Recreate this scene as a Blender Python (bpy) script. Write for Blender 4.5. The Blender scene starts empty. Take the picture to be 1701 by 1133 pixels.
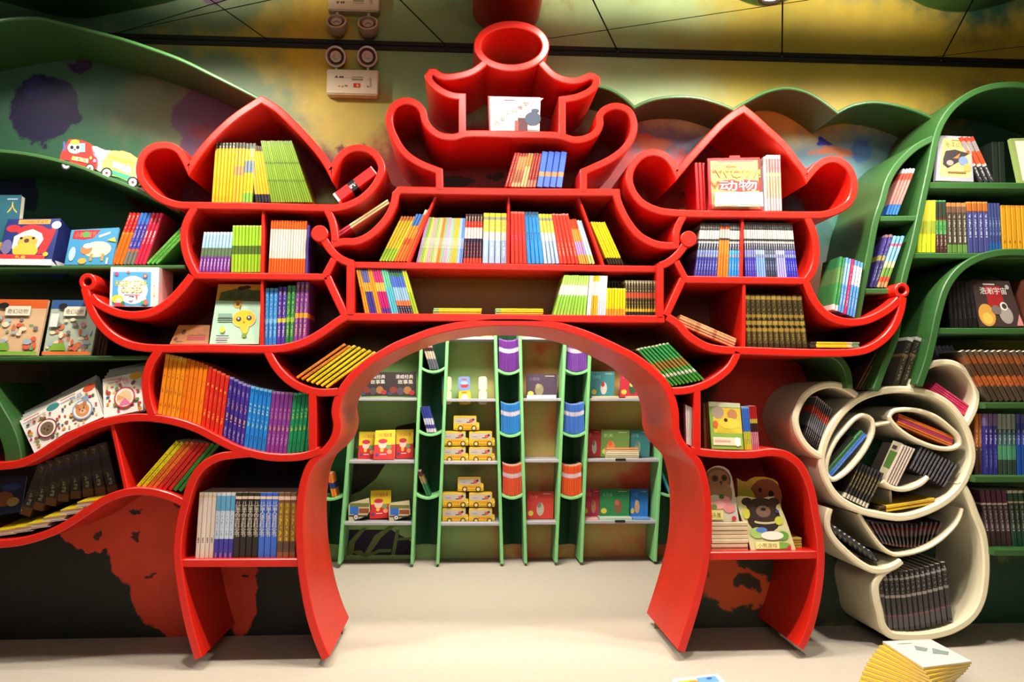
import bpy, bmesh, math, random
from mathutils import Vector, Matrix
random.seed(7)
S = bpy.context.scene
COL = S.collection
# ------------------------------------------------------------------ camera
D, H, F = 3.3, 1.10, 1323.0          # distance to the case front, eye height, focal length (px of a 1701 wide frame)
YAW, PITCH, ROLL = math.radians(3.55), math.radians(3.75), math.radians(0.1)
def _axes():
    cy, sy, cp, sp = math.cos(YAW), math.sin(YAW), math.cos(PITCH), math.sin(PITCH)
    f = Vector((sy*cp, cy*cp, sp)); r = Vector((cy, -sy, 0)); u = r.cross(f)
    cr, sr = math.cos(ROLL), math.sin(ROLL)
    return r*cr+u*sr, u*cr-r*sr, f
AR, AU, AF = _axes()
CAMP = Vector((0, -D, H))
cam = bpy.data.objects.new('camera', bpy.data.cameras.new('camera'))
COL.objects.link(cam); S.camera = cam
cam.data.sensor_width = 36.0; cam.data.lens = 36.0*F/1701.0
cam.data.clip_start = 0.05
cam.matrix_world = Matrix(((AR.x, AU.x, -AF.x, CAMP.x), (AR.y, AU.y, -AF.y, CAMP.y), (AR.z, AU.z, -AF.z, CAMP.z), (0, 0, 0, 1)))
def ray(px, py): return AF + AR*((px-850.5)/F) - AU*((py-566.5)/F)
def at(px, py, Y=0.0):
    d = ray(px, py); return CAMP + d*((Y+D)/d.y)
def atz(px, py, Z):
    d = ray(px, py); return CAMP + d*((Z-H)/d.z)
def sc(Y=0.0): return (D+Y)/F         # metres per pixel on the plane Y
WY = 0.46                             # wall behind the cases
YB, YW = 1.84, 2.10                   # rear bookcase front, rear wall
ZC = at(745, 80, WY).z                # ceiling height
# ------------------------------------------------------------------ light and exposure
S.view_settings.view_transform = 'Standard'; S.view_settings.look = 'None'
S.view_settings.gamma = 1.0; S.view_settings.use_curve_mapping = False
S.view_settings.exposure = 0.0
S.cycles.max_bounces = 6; S.cycles.diffuse_bounces = 1; S.cycles.glossy_bounces = 4
S.cycles.use_denoising = True
W = bpy.data.worlds.new('world'); S.world = W; W.use_nodes = True
W.node_tree.nodes['Background'].inputs[0].default_value = (1.0, 0.9, 0.78, 1); W.node_tree.nodes['Background'].inputs[1].default_value = 0.02
def lamp(kind, loc, tgt, power, size, color=(1, .92, .82), spot=100, blend=.6):
    l = bpy.data.lights.new(kind.lower()+'_lamp', kind); l.energy = power; l.color = color
    if kind == 'AREA': l.shape = 'DISK'; l.size = size
    else: l.shadow_soft_size = size
    if kind == 'SPOT': l.spot_size = math.radians(spot); l.spot_blend = blend
    o = bpy.data.objects.new(l.name, l); COL.objects.link(o); o.location = loc
    o.rotation_euler = (Vector(tgt)-Vector(loc)).to_track_quat('-Z', 'Y').to_euler()
    return o
LZ = ZC-0.06
for x, p in ((-2.1, 8), (-1.12, 42), (0.42, 28), (1.2, 46), (2.0, 36)):     # row of downlights just in front of the cases
    lamp('SPOT', (x, -0.24, LZ), (x, -0.05, 0), p, 0.05, spot=168, blend=.35)
for x, p in ((-1.9, 46), (-1.15, 126), (0.1, 78), (1.25, 146), (1.95, 84)):                              # second row of downlights further into the shop
    lamp('SPOT', (x, -0.62, LZ), (x*.97, -0.15, 0.3), p, 0.07, spot=130, blend=.7)
lamp('AREA', (0, -4.6, LZ), (0, -1.0, 0.6), 44, 2.2)                        # added ambient fill behind the viewer, in place of general shop lighting
for x, p in ((-.8, 75), (0.1, 75), (0.95, 75)):                               # rear alcove downlights
    lamp('SPOT', (x, 0.95, 2.45), (x, 1.85, 0.6), p*.62, 0.08, spot=120, blend=.8)
lamp('AREA', (0.1, 1.12, 2.45), (0.1, 2.1, 0.7), 66, 1.0)                    # added soft fill lamp, brightens the rear wall and shelves
# ------------------------------------------------------------------ helpers
_lin = lambda c: c/12.92 if c <= .04045 else ((c+.055)/1.055)**2.4
def lin(c): return tuple(_lin(v/255.0) for v in c)+(1.0,)
_mc = {}
def M(c, rough=.45, name=None, spec=.5, metal=0.0):
    k = (tuple(c), rough, spec, metal)
    if k in _mc: return _mc[k]
    m = bpy.data.materials.new(name or 'paint'); m.use_nodes = True
    b = m.node_tree.nodes['Principled BSDF']
    b.inputs['Base Color'].default_value = lin(c); b.inputs['Roughness'].default_value = rough
    b.inputs['Specular IOR Level'].default_value = spec; b.inputs['Metallic'].default_value = metal
    _mc[k] = m; return m
def nt(name):
    m = bpy.data.materials.new(name); m.use_nodes = True; t = m.node_tree
    return m, t, t.nodes['Principled BSDF']
class G:                                   # tiny node helper
    def __init__(s, t): s.t = t
    def n(s, typ, **kw):
        x = s.t.nodes.new(typ)
        for k, v in kw.items():
            if k.startswith('i_'): x.inputs[k[2:].replace('_', ' ')].default_value = v
            else: setattr(x, k, v)
        return x
    def l(s, a, b): s.t.links.new(a, b)
    def math(s, op, a, b=None, clamp=False):
        x = s.t.nodes.new('ShaderNodeMath'); x.operation = op; x.use_clamp = clamp
        for i, v in enumerate((a, b)):
            if v is None: continue
            if isinstance(v, (int, float)): x.inputs[i].default_value = v
            else: s.l(v, x.inputs[i])
        return x.outputs[0]
    def mix(s, f, a, b):
        x = s.t.nodes.new('ShaderNodeMix'); x.data_type = 'RGBA'
        for sock, v in ((x.inputs[0], f), (x.inputs[6], a), (x.inputs[7], b)):
            if isinstance(v, (int, float)): sock.default_value = v
            elif isinstance(v, tuple): sock.default_value = v
            else: s.l(v, sock)
        return x.outputs[2]
def painted(name, c, rough=.35, var=.10, scale=3.0, bump=.0):
    m, t, b = nt(name); g = G(t)
    tc = g.n('ShaderNodeTexCoord'); no = g.n('ShaderNodeTexNoise', i_Scale=scale, i_Detail=4.0)
    g.l(tc.outputs['Object'], no.inputs['Vector'])
    cl = lin(c); dk = tuple(v*(1-var) for v in cl[:3])+(1,); lt = tuple(min(1, v*(1+var)) for v in cl[:3])+(1,)
    g.l(g.mix(no.outputs[0], dk, lt), b.inputs['Base Color'])
    n2 = g.n('ShaderNodeTexNoise', i_Scale=scale*14, i_Detail=3.0); g.l(tc.outputs['Object'], n2.inputs['Vector'])
    g.l(g.math('ADD', g.math('MULTIPLY', n2.outputs[0], .16), rough-.08), b.inputs['Roughness'])
    if bump:
        bp = g.n('ShaderNodeBump', i_Strength=bump, i_Distance=.01); g.l(n2.outputs[0], bp.inputs['Height']); g.l(bp.outputs[0], b.inputs['Normal'])
    return m
def link(name, me, parent=None, mats=()):
    o = bpy.data.objects.new(name, me); COL.objects.link(o)
    for m in mats: me.materials.append(m)
    if parent: o.parent = parent
    return o
def mesh(name, vs, fs, mats, parent=None, mi=None, smooth=None):
    me = bpy.data.meshes.new(name); me.from_pydata([tuple(v) for v in vs], [], fs)
    for m in mats: me.materials.append(m)
    if mi: me.polygons.foreach_set('material_index', mi)
    if smooth is not None:
        me.polygons.foreach_set('use_smooth', [True]*len(fs)); me.set_sharp_from_angle(angle=math.radians(smooth))
    me.update()
    o = bpy.data.objects.new(name, me); COL.objects.link(o)
    if parent: o.parent = parent
    return o
def tag(o, label, cat, group=None, kind=None):
    o['label'] = label; o['category'] = cat
    if group: o['group'] = group
    if kind: o['kind'] = kind
    return o
def struct(o): o['kind'] = 'structure'; return o
def empty(name, loc=(0, 0, 0)):
    o = bpy.data.objects.new(name, None); COL.objects.link(o); o.location = loc; o.empty_display_size = .05; return o
def box_vf(x0, x1, y0, y1, z0, z1):
    v = [(x, y, z) for z in (z0, z1) for y in (y0, y1) for x in (x0, x1)]
    return v, [(0, 2, 3, 1), (4, 5, 7, 6), (0, 1, 5, 4), (2, 6, 7, 3), (0, 4, 6, 2), (1, 3, 7, 5)]
def box(name, b, mats, parent=None):
    v, f = box_vf(*b); return mesh(name, v, f, mats, parent)
# -------- curved boards: a centre line traced on the plane Y0, given its width and run back to Y1
def spline(P, step=.012, closed=False):
    n = len(P)
    def ph(i): return P[i % n] if closed else P[max(0, min(n-1, i))]
    out = []
    segs = n if closed else n-1
    for i in range(segs):
        p1, p2 = ph(i), ph(i+1); c1, c2 = p1[2], p2[2]
        p0 = p1 if c1 else ph(i-1); p3 = p2 if c2 else ph(i+2)
        a = [Vector((q[0], q[1])) for q in (p0, p1, p2, p3)]
        L = (a[2]-a[1]).length; k = max(1, min(10, int(L/step)))
        t0 = 0.0; al = .5
        ts = [0.0]
        for j in range(3): ts.append(ts[-1]+max(1e-5, (a[j+1]-a[j]).length**al))
        for j in range(k):
            t = ts[1]+(ts[2]-ts[1])*j/k
            if (a[1]-a[0]).length < 1e-6 or (a[3]-a[2]).length < 1e-6:
                # end segments: quadratic blend towards the free side
                u = j/k
                if (a[1]-a[0]).length < 1e-6 and (a[3]-a[2]).length < 1e-6: q = a[1].lerp(a[2], u)
                else:
                    if (a[1]-a[0]).length < 1e-6: m2 = (a[3]-a[1])*.5; m1 = (a[2]-a[1])*1.5-m2*.5
                    else: m1 = (a[2]-a[0])*.5; m2 = (a[2]-a[1])*1.5-m1*.5
                    # scale tangents to the segment length
                    for_m = L
                    m1 = m1*(for_m/max(m1.length, 1e-6)); m2 = m2*(for_m/max(m2.length, 1e-6))
                    h00 = 2*u**3-3*u**2+1; h10 = u**3-2*u**2+u; h01 = -2*u**3+3*u**2; h11 = u**3-u**2
                    q = a[1]*h00+m1*h10+a[2]*h01+m2*h11
            else:
                A1 = a[0]*((ts[1]-t)/(ts[1]-ts[0]))+a[1]*((t-ts[0])/(ts[1]-ts[0]))
                A2 = a[1]*((ts[2]-t)/(ts[2]-ts[1]))+a[2]*((t-ts[1])/(ts[2]-ts[1]))
                A3 = a[2]*((ts[3]-t)/(ts[3]-ts[2]))+a[3]*((t-ts[2])/(ts[3]-ts[2]))
                B1 = A1*((ts[2]-t)/(ts[2]-ts[0]))+A2*((t-ts[0])/(ts[2]-ts[0]))
                B2 = A2*((ts[3]-t)/(ts[3]-ts[1]))+A3*((t-ts[1])/(ts[3]-ts[1]))
                q = B1*((ts[2]-t)/(ts[2]-ts[1]))+B2*((t-ts[1])/(ts[2]-ts[1]))
            out.append(q)
    if not closed: out.append(Vector(P[-1][:2]))
    return out
def trace(pts, Y, **kw):
    P = []
    for p in pts:
        w = at(p[0], p[1], Y); P.append((w.x, w.z, len(p) > 2))
    return spline(P, **kw)
_eps = [0]
def band(name, pts, wpx, parent, mat, Y0=0.0, Y1=WY-.004, closed=False, chf=.004, step=.012):
    _eps[0] += 1
    Y0 = Y0+(_eps[0] % 12)*.0003
    L = trace(pts, Y0, closed=closed, step=step); w = wpx*sc(Y0)/2; n = len(L)
    offs = []
    for i in range(n):
        a = L[(i-1) % n] if (closed or i > 0) else None; b = L[i]; c = L[(i+1) % n] if (closed or i < n-1) else None
        d1 = (b-a).normalized() if a is not None else None; d2 = (c-b).normalized() if c is not None else None
        if d1 is None: d1 = d2
        if d2 is None: d2 = d1
        t = d1+d2
        t = t.normalized() if t.length > 1e-4 else d2
        nn = Vector((-t.y, t.x)); k = max(.35, nn.dot(Vector((-d1.y, d1.x))))
        offs.append(nn/k)
    vs, fs = [], []
    prof = ((1, Y1, 0), (1, Y0+chf, 0), (1, Y0, chf), (-1, Y0, chf), (-1, Y0+chf, 0), (-1, Y1, 0))
    for p, o in zip(L, offs):
        for s, y, ins in prof:
            q = p+o*(s*(w-ins)); vs.append((q.x, y, q.y))
    m = 6
    for i in range(n if closed else n-1):
        j = (i+1) % n
        for k in range(m):
            kk = (k+1) % m
            fs.append((i*m+k, i*m+kk, j*m+kk, j*m+k))
    if not closed:
        fs.append(tuple(range(m))[::-1]); fs.append(tuple((n-1)*m+k for k in range(m)))
    o = mesh(name, vs, fs, [mat], parent, smooth=28)
    bm = bmesh.new(); bm.from_mesh(o.data); bmesh.ops.recalc_face_normals(bm, faces=bm.faces); bm.to_mesh(o.data); bm.free()
    return o
def arc(cx, cy, rx, ry, a0=0, a1=360, n=16):
    full = abs(a1-a0) >= 360
    k = n if full else n+1
    return [(cx+rx*math.cos(math.radians(a0+(a1-a0)*i/n)), cy-ry*math.sin(math.radians(a0+(a1-a0)*i/n))) for i in range(k)]
# -------- text
_tc = {}
def text_mesh(s, size=1.0, align='CENTER'):
    if s in _tc: return _tc[s]
    c = bpy.data.curves.new('t', 'FONT'); c.body = s; c.align_x = align; c.align_y = 'CENTER'; c.resolution_u = 2; c.space_line = .82
    o = bpy.data.objects.new('t', c); COL.objects.link(o)
    me = bpy.data.meshes.new_from_object(o.evaluated_get(bpy.context.evaluated_depsgraph_get()))
    vs = [(v.co.x, v.co.y) for v in me.vertices]; fs = [tuple(p.vertices) for p in me.polygons]
    bpy.data.objects.remove(o); bpy.data.curves.remove(c); bpy.data.meshes.remove(me)
    x0, x1 = min(v[0] for v in vs), max(v[0] for v in vs); y0, y1 = min(v[1] for v in vs), max(v[1] for v in vs)
    vs = [((v[0]-x0)/(x1-x0), (v[1]-y0)/(y1-y0)) for v in vs]       # unit box
    _tc[s] = (vs, fs); return _tc[s]
def print_mesh(name, shapes, mapf, parent, step=.00025):
    """flat print: shapes in unit cover space put through mapf(u, v, lift)"""
    vs, fs, mats, mi = [], [], [], []
    def add(pv, pf, c):
        m = M(c, .6, spec=.35)
        if m not in mats: mats.append(m)
        k = len(vs); lift = step*(len_[0]+1); len_[0] += 1
        vs.extend(mapf(u, v, lift) for u, v in pv)
        fs.extend(tuple(i+k for i in f) for f in pf); mi.extend([mats.index(m)]*len(pf))
    len_ = [0]
    for s in shapes:
        t = s[0]
        if t == 'r': _, x, y, w, h, c = s; add([(x, y), (x+w, y), (x+w, y+h), (x, y+h)], [(0, 1, 2, 3)], c)
        elif t == 'e':
            _, x, y, rx, ry, c = s; n = 18
            add([(x+rx*math.cos(2*math.pi*i/n), y+ry*math.sin(2*math.pi*i/n)) for i in range(n)], [tuple(range(n))], c)
        elif t == 'p': _, pts, c = s; add(pts, [tuple(range(len(pts)))], c)
        elif t == 't':
            _, txt, x, y, w, h, c = s; v, f = text_mesh(txt); add([(x+a*w, y+b*h) for a, b in v], f, c)
    return mesh(name, vs, fs, mats, parent, mi)
# ------------------------------------------------------------------ materials of the setting
RED = painted('red_lacquer', (216, 33, 19), .34, .10, 2.2)
GREEN = painted('green_lacquer', (50, 94, 44), .45, .12, 3.0)
CREAM = painted('cream_lacquer', (248, 236, 200), .38, .05, 3.0)
LGREEN = painted('pale_green_lacquer', (138, 214, 138), .42, .08, 3.0)
DGREEN = painted('dark_green_panel', (12, 62, 38), .45, .2, 4.0)
GREYSH = painted('grey_shelf', (176, 176, 180), .4, .05, 4.0)
def wall_print():
    m, t, b = nt('painterly_wall_print'); g = G(t)
    tc = g.n('ShaderNodeTexCoord'); P = tc.outputs['Object']
    nz = g.n('ShaderNodeTexNoise', i_Scale=5.0, i_Detail=5.0, i_Roughness=.6); g.l(P, nz.inputs['Vector'])
    def vm(op, a, v):
        x = g.n('ShaderNodeVectorMath', operation=op)
        g.l(a, x.inputs[0])
        if isinstance(v, (tuple, Vector)): x.inputs[1].default_value = v
        else: g.l(v, x.inputs[1])
        return x
    cen = vm('SUBTRACT', nz.outputs['Color'], (.5, .5, .5)).outputs[0]
    def warp(amp): return vm('ADD', P, vm('MULTIPLY', cen, (amp, 0, amp)).outputs[0]).outputs[0]
    W1, W2 = warp(.55), warp(.22)
    n2 = g.n('ShaderNodeTexNoise', i_Scale=2.6, i_Detail=6.0, i_Roughness=.65); g.l(P, n2.inputs['Vector'])
    n3 = g.n('ShaderNodeTexNoise', i_Scale=9.0, i_Detail=4.0); g.l(P, n3.inputs['Vector'])
    # base: left mustard, centre sage, right olive gold
    col = lin((130, 126, 62))
    def blob(col, px, py, rx, ry, c, soft=.5, src=W1, op=1.0):
        q = at(px, py, WY); s = sc(WY)
        d = vm('DIVIDE', vm('SUBTRACT', src, (q.x, 0, q.z)).outputs[0], (rx*s, 1e6, ry*s))
        ln = g.n('ShaderNodeVectorMath', operation='LENGTH'); g.l(d.outputs[0], ln.inputs[0])
        mr = g.n('ShaderNodeMapRange', interpolation_type='SMOOTHSTEP'); g.l(ln.outputs['Value'], mr.inputs[0])
        mr.inputs[1].default_value = 1+soft/2; mr.inputs[2].default_value = 1-soft/2; mr.inputs[3].default_value = 0; mr.inputs[4].default_value = op
        return g.mix(mr.outputs[0], col, lin(c))
    B = [(620, 120, 150, 150, (158, 150, 66), 1.0, W1), (450, 110, 190, 190, (200, 160, 26), .9, W1), (760, 110, 170, 130, (122, 156, 106), 1.0, W1), (1060, 120, 170, 100, (150, 172, 128), 1.0, W1),
         (1330, 90, 210, 130, (164, 146, 58), 1.0, W1), (1560, 90, 260, 120, (176, 148, 50), 1.0, W1),
         (120, 220, 420, 190, (56, 96, 74), .6, W1), (330, 230, 130, 120, (98, 110, 82), .8, W1),
         (80, 400, 420, 170, (42, 92, 64), .7, W1),
         (120, 560, 420, 110, (74, 76, 62), .7, W1),
         (72, 185, 58, 56, (30, 24, 62), .10, W2), (60, 150, 20, 16, (40, 40, 90), .4, W2), (345, 190, 52, 48, (84, 66, 92), .2, W2), (325, 240, 30, 20, (86, 60, 88), .3, W2), (135, 108, 22, 9, (52, 34, 70), .3, W2),
         (20, 320, 36, 42, (28, 34, 70), .2, W2), (52, 330, 14, 22, (24, 36, 66), .3, W2), (245, 345, 8, 8, (24, 40, 78), .3, W2), (85, 390, 40, 24, (24, 40, 60), .4, W2),
         (1130, 268, 150, 62, (76, 88, 104), .6, W2), (1430, 296, 170, 92, (76, 104, 118), .6, W2), (1390, 390, 130, 120, (62, 112, 116), .7, W1),
         (1362, 228, 9, 8, (30, 40, 120), .3, W2), (1432, 245, 24, 22, (44, 78, 130), .4, W2), (1470, 215, 12, 6, (130, 84, 60), .6, W2), (1384, 246, 34, 14, (150, 90, 60), .6, W2), (1085, 240, 30, 12, (140, 86, 56), .6, W2),
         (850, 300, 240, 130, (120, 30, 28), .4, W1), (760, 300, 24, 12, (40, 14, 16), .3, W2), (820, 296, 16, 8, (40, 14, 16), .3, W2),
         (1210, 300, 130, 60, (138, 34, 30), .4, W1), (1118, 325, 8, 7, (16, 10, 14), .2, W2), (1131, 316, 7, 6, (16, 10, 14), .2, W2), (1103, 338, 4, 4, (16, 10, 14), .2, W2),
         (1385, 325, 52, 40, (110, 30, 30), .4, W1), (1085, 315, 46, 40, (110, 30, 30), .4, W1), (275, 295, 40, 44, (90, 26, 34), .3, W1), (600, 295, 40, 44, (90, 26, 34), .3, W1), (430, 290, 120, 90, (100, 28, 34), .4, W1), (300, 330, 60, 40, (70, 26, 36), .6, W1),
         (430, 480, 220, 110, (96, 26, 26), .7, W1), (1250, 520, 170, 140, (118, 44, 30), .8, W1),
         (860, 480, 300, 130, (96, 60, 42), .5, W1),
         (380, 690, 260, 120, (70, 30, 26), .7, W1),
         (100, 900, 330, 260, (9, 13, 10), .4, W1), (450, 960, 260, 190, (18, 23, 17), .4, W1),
         (235, 870, 60, 92, (214, 60, 32), .08, W2), (268, 955, 54, 84, (214, 60, 32), .08, W2), (290, 1010, 32, 60, (214, 60, 32), .08, W2), (150, 885, 56, 26, (214, 60, 32), .08, W2), (300, 900, 30, 60, (214, 60, 32), .1, W2), (392, 960, 26, 90, (214, 60, 32), .12, W2), (330, 1000, 60, 60, (206, 58, 30), .1, W2),
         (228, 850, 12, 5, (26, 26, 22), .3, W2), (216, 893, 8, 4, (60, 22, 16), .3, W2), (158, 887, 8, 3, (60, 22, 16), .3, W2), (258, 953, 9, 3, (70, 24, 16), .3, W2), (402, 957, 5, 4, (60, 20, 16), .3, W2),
         (1240, 680, 150, 110, (188, 48, 26), .3, W1), (1230, 830, 190, 70, (196, 40, 28), .5, W1),
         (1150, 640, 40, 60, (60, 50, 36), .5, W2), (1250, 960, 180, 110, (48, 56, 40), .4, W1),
         (1200, 950, 34, 34, (226, 86, 40), .15, W2), (1235, 980, 70, 30, (226, 92, 42), .15, W2), (1245, 972, 26, 12, (60, 50, 36), .3, W2),
         (1500, 480, 130, 240, (24, 74, 50), .7, W1), (1560, 760, 200, 160, (40, 92, 60), .6, W1), (1620, 1000, 230, 110, (22, 66, 44), .5, W1), (1640, 330, 150, 180, (30, 70, 52), .6, W1)]
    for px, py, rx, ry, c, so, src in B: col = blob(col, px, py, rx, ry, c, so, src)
    k = g.math('ADD', g.math('MULTIPLY', n2.outputs[0], .55), g.math('ADD', g.math('MULTIPLY', n3.outputs[0], .3), .95))
    hs = g.n('ShaderNodeHueSaturation'); g.l(k, hs.inputs['Value']); g.l(col, hs.inputs['Color'])
    g.l(hs.outputs[0], b.inputs['Base Color']); b.inputs['Roughness'].default_value = .55
    return m
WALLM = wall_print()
def rear_print():
    m, t, b = nt('rear_wall_print'); g = G(t)
    tc = g.n('ShaderNodeTexCoord'); P = tc.outputs['Object']
    n1 = g.n('ShaderNodeTexNoise', i_Scale=3.2, i_Detail=5.0); g.l(P, n1.inputs['Vector'])
    n2 = g.n('ShaderNodeTexNoise', i_Scale=1.7, i_Detail=4.0); g.l(P, n2.inputs['Vector'])
    r = g.n('ShaderNodeValToRGB'); cr = r.color_ramp
    cr.elements[0].position = .33; cr.elements[0].color = lin((240, 92, 66)); cr.elements[1].position = .68; cr.elements[1].color = lin((226, 216, 120))
    e = cr.elements.new(.5); e.color = lin((244, 184, 110)); g.l(n1.outputs[0], r.inputs[0])
    gr = g.mix(n2.outputs[0], lin((158, 208, 122)), lin((180, 216, 138)))
    sep = g.n('ShaderNodeSeparateXYZ'); g.l(P, sep.inputs[0])
    mr = g.n('ShaderNodeMapRange', interpolation_type='SMOOTHSTEP'); g.l(sep.outputs[0], mr.inputs[0])
    mr.inputs[1].default_value = at(745, 700, YW).x; mr.inputs[2].default_value = at(880, 700, YW).x
    g.l(g.mix(mr.outputs[0], gr, r.outputs[0]), b.inputs['Base Color']); b.inputs['Roughness'].default_value = .6
    return m
# ------------------------------------------------------------------ room
def floor_mat():
    m, t, b = nt('beige_woven_vinyl'); g = G(t)
    tc = g.n('ShaderNodeTexCoord')
    mp = g.n('ShaderNodeMapping'); mp.inputs['Scale'].default_value = (6, 60, 1); g.l(tc.outputs['Object'], mp.inputs[0])
    n1 = g.n('ShaderNodeTexNoise', i_Scale=2.0, i_Detail=4.0); g.l(mp.outputs[0], n1.inputs['Vector'])
    mp2 = g.n('ShaderNodeMapping'); mp2.inputs['Scale'].default_value = (260, 260, 1); g.l(tc.outputs['Object'], mp2.inputs[0])
    n2 = g.n('ShaderNodeTexVoronoi', i_Scale=1.0); g.l(mp2.outputs[0], n2.inputs['Vector'])
    c = g.mix(n1.outputs[0], lin((210, 199, 180)), lin((224, 214, 198)))
    c = g.mix(g.math('MULTIPLY', n2.outputs['Distance'], .28), c, lin((150, 134, 108)))
    g.l(c, b.inputs['Base Color']); b.inputs['Roughness'].default_value = .5
    bp = g.n('ShaderNodeBump', i_Strength=.12, i_Distance=.002); g.l(n2.outputs['Distance'], bp.inputs['Height']); g.l(bp.outputs[0], b.inputs['Normal'])
    return m
RX0, RX1, RY0 = -3.4, 3.4, -6.0
struct(box('floor', (RX0, RX1, RY0, YW+.1, -.05, 0), [floor_mat()]))
ARCH = [(541, 1094), (528, 1064), (514, 1019), (503, 959), (498, 904), (498, 849), (506, 797), (519, 768), (540, 749), (555, 729), (560, 707), (557, 683), (563, 658), (580, 631), (611, 602), (632, 589), (657, 575), (683, 564), (718, 551), (762, 541), (805, 536), (845, 535), (890, 536.5), (930, 542), (975, 556), (1004, 568.5), (1030, 581), (1055, 594), (1083, 615.5), (1105, 638), (1116, 661), (1122, 688), (1123, 714), (1130, 734), (1143, 750), (1160, 769), (1171, 802), (1176, 842), (1176.5, 892), (1171, 943), (1161, 988), (1148, 1033), (1132, 1082)]
def back_wall():
    A = trace(ARCH, 0.0); k = max(range(len(A)), key=lambda i: A[i].y)
    Lf, Rt = A[:k+1], A[k:][::-1]
    vs, fs = [], []
    for chain, X in ((Lf, RX0), (Rt, RX1)):
        b = len(vs); ch = [Vector((chain[0].x, 0))]+chain
        for p in ch: vs += [(X, WY, max(0, p.y)), (p.x, WY, max(0, p.y))]
        for i in range(len(ch)-1): fs.append((b+2*i, b+2*i+1, b+2*i+3, b+2*i+2))
    z = A[k].y; b = len(vs); vs += [(RX0, WY, z), (RX1, WY, z), (RX1, WY, ZC), (RX0, WY, ZC)]; fs.append((b, b+1, b+2, b+3))
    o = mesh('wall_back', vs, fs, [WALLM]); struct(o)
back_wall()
PLAST = painted('warm_plaster', (196, 176, 140), .7, .06, 2.0)
struct(box('wall_left', (RX0-.1, RX0, RY0, WY+.1, 0, ZC), [painted('sage_wall', (96, 104, 70), .7, .1, 2.0)]))
struct(box('wall_right', (RX1, RX1+.1, RY0, WY+.1, 0, ZC), [painted('olive_wall', (120, 110, 60), .7, .1, 2.0)]))
struct(box('wall_front', (RX0, RX1, RY0-.1, RY0, 0, ZC), [PLAST]))
struct(mesh('wall_rear', [(-2.6, YW, 0), (2.6, YW, 0), (2.6, YW, 2.55), (-2.6, YW, 2.55)], [(0, 1, 2, 3)], [rear_print()]))
struct(box('wall_rear_left', (-2.65, -2.6, WY+.05, YW, 0, 2.55), [PLAST]))
struct(box('wall_rear_right', (2.6, 2.65, WY+.05, YW, 0, 2.55), [PLAST]))
struct(box('ceiling_rear', (-2.65, 2.65, WY+.05, YW, 2.55, 2.6), [PLAST]))
struct(box('trim_1', (RX0, RX1, WY-.012, WY+.001, ZC-.022, ZC-.002), [M((16, 14, 12), .6)]))
# mirror ceiling: panels cut along the seams of the photograph
def ceiling():
    top = struct(box('ceiling', (RX0, RX1, RY0, WY, ZC+.012, ZC+.06), [M((18, 16, 14), .8)]))
    m, t, b = nt('mirror_panel'); b.inputs['Base Color'].default_value = (.80, .77, .68, 1); b.inputs['Metallic'].default_value = 1; b.inputs['Roughness'].default_value = .035
    bm = bmesh.new()
    vs = [bm.verts.new(p) for p in ((RX0, RY0, ZC), (RX1, RY0, ZC), (RX1, WY, ZC), (RX0, WY, ZC))]; bm.faces.new(vs)
    seams = [((350, 0), (460, 77)), ((665, 0), (745, 80)), ((985, 0), (1027, 87)), ((912, 64), (1275, 10)), ((1300, 0), (1299, 98)), ((1594, 42), (1557, 112)), ((1440, 107), (1701, 77)), ((190, 57), (375, 0)), ((280, 36), (425, 5))]
    for a, c in seams:
        p, q = atz(*a, ZC), atz(*c, ZC); d = (q-p).normalized()
        bmesh.ops.bisect_plane(bm, geom=bm.verts[:]+bm.edges[:]+bm.faces[:], plane_co=p, plane_no=(-d.y, d.x, 0))
    for f in bm.faces:
        c = f.calc_center_median(); pts = [v.co.copy() for v in f.verts]
        n = len(pts); ins = []
        for i in range(n):
            a, p, q = pts[i-1], pts[i], pts[(i+1) % n]
            d1, d2 = (p-a).normalized(), (q-p).normalized()
            n1, n2 = Vector((-d1.y, d1.x, 0)), Vector((-d2.y, d2.x, 0))
            if n1.dot(c-p) < 0: n1 = -n1
            if n2.dot(c-p) < 0: n2 = -n2
            k = n1+n2
            ins.append(p+k*(.0035/max(.25, 1+n1.dot(n2))) if k.length > 1e-3 else p+n1*.0035)
        bv = [tuple(p) for p in ins]+[(p.x, p.y, ZC+.011) for p in ins]
        fs = [tuple(range(n)), tuple(range(2*n-1, n-1, -1))]+[(i, (i+1) % n, n+(i+1) % n, n+i) for i in range(n)]
        mesh('ceiling_panel', bv, fs, [m], top)
    bm.free()
ceiling()
# ------------------------------------------------------------------ red pagoda bookcase
PB = tag(empty('pagoda_bookcase', (at(850, 1090).x, 0, 0)), 'huge red lacquered bookcase shaped as a Chinese gate with a central arch', 'bookcase')
_pbinv = Matrix.Translation(-PB.location)
def rb(name, pts, w=12, **kw):
    o = band(name, pts, w, PB, RED, **kw); o.matrix_parent_inverse = _pbinv; return o
HL = [(434, 165, 1), (394, 191), (367, 214), (345, 237), (329, 257), (314, 280, 1), (305, 262), (297, 250), (285, 243), (271, 241), (257, 243), (244, 250), (235, 262), (231, 280), (233, 294), (242, 309), (257, 324), (275, 334), (296, 340), (320, 341), (430, 342.5), (534, 345), (560, 345), (582, 339), (601, 329), (619, 312), (630, 294), (634, 280), (629, 264), (616, 251), (597, 245.5), (578, 249), (563, 262), (551, 287, 1), (543, 272), (529, 252), (509, 229), (484, 203), (459, 180)]
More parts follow.
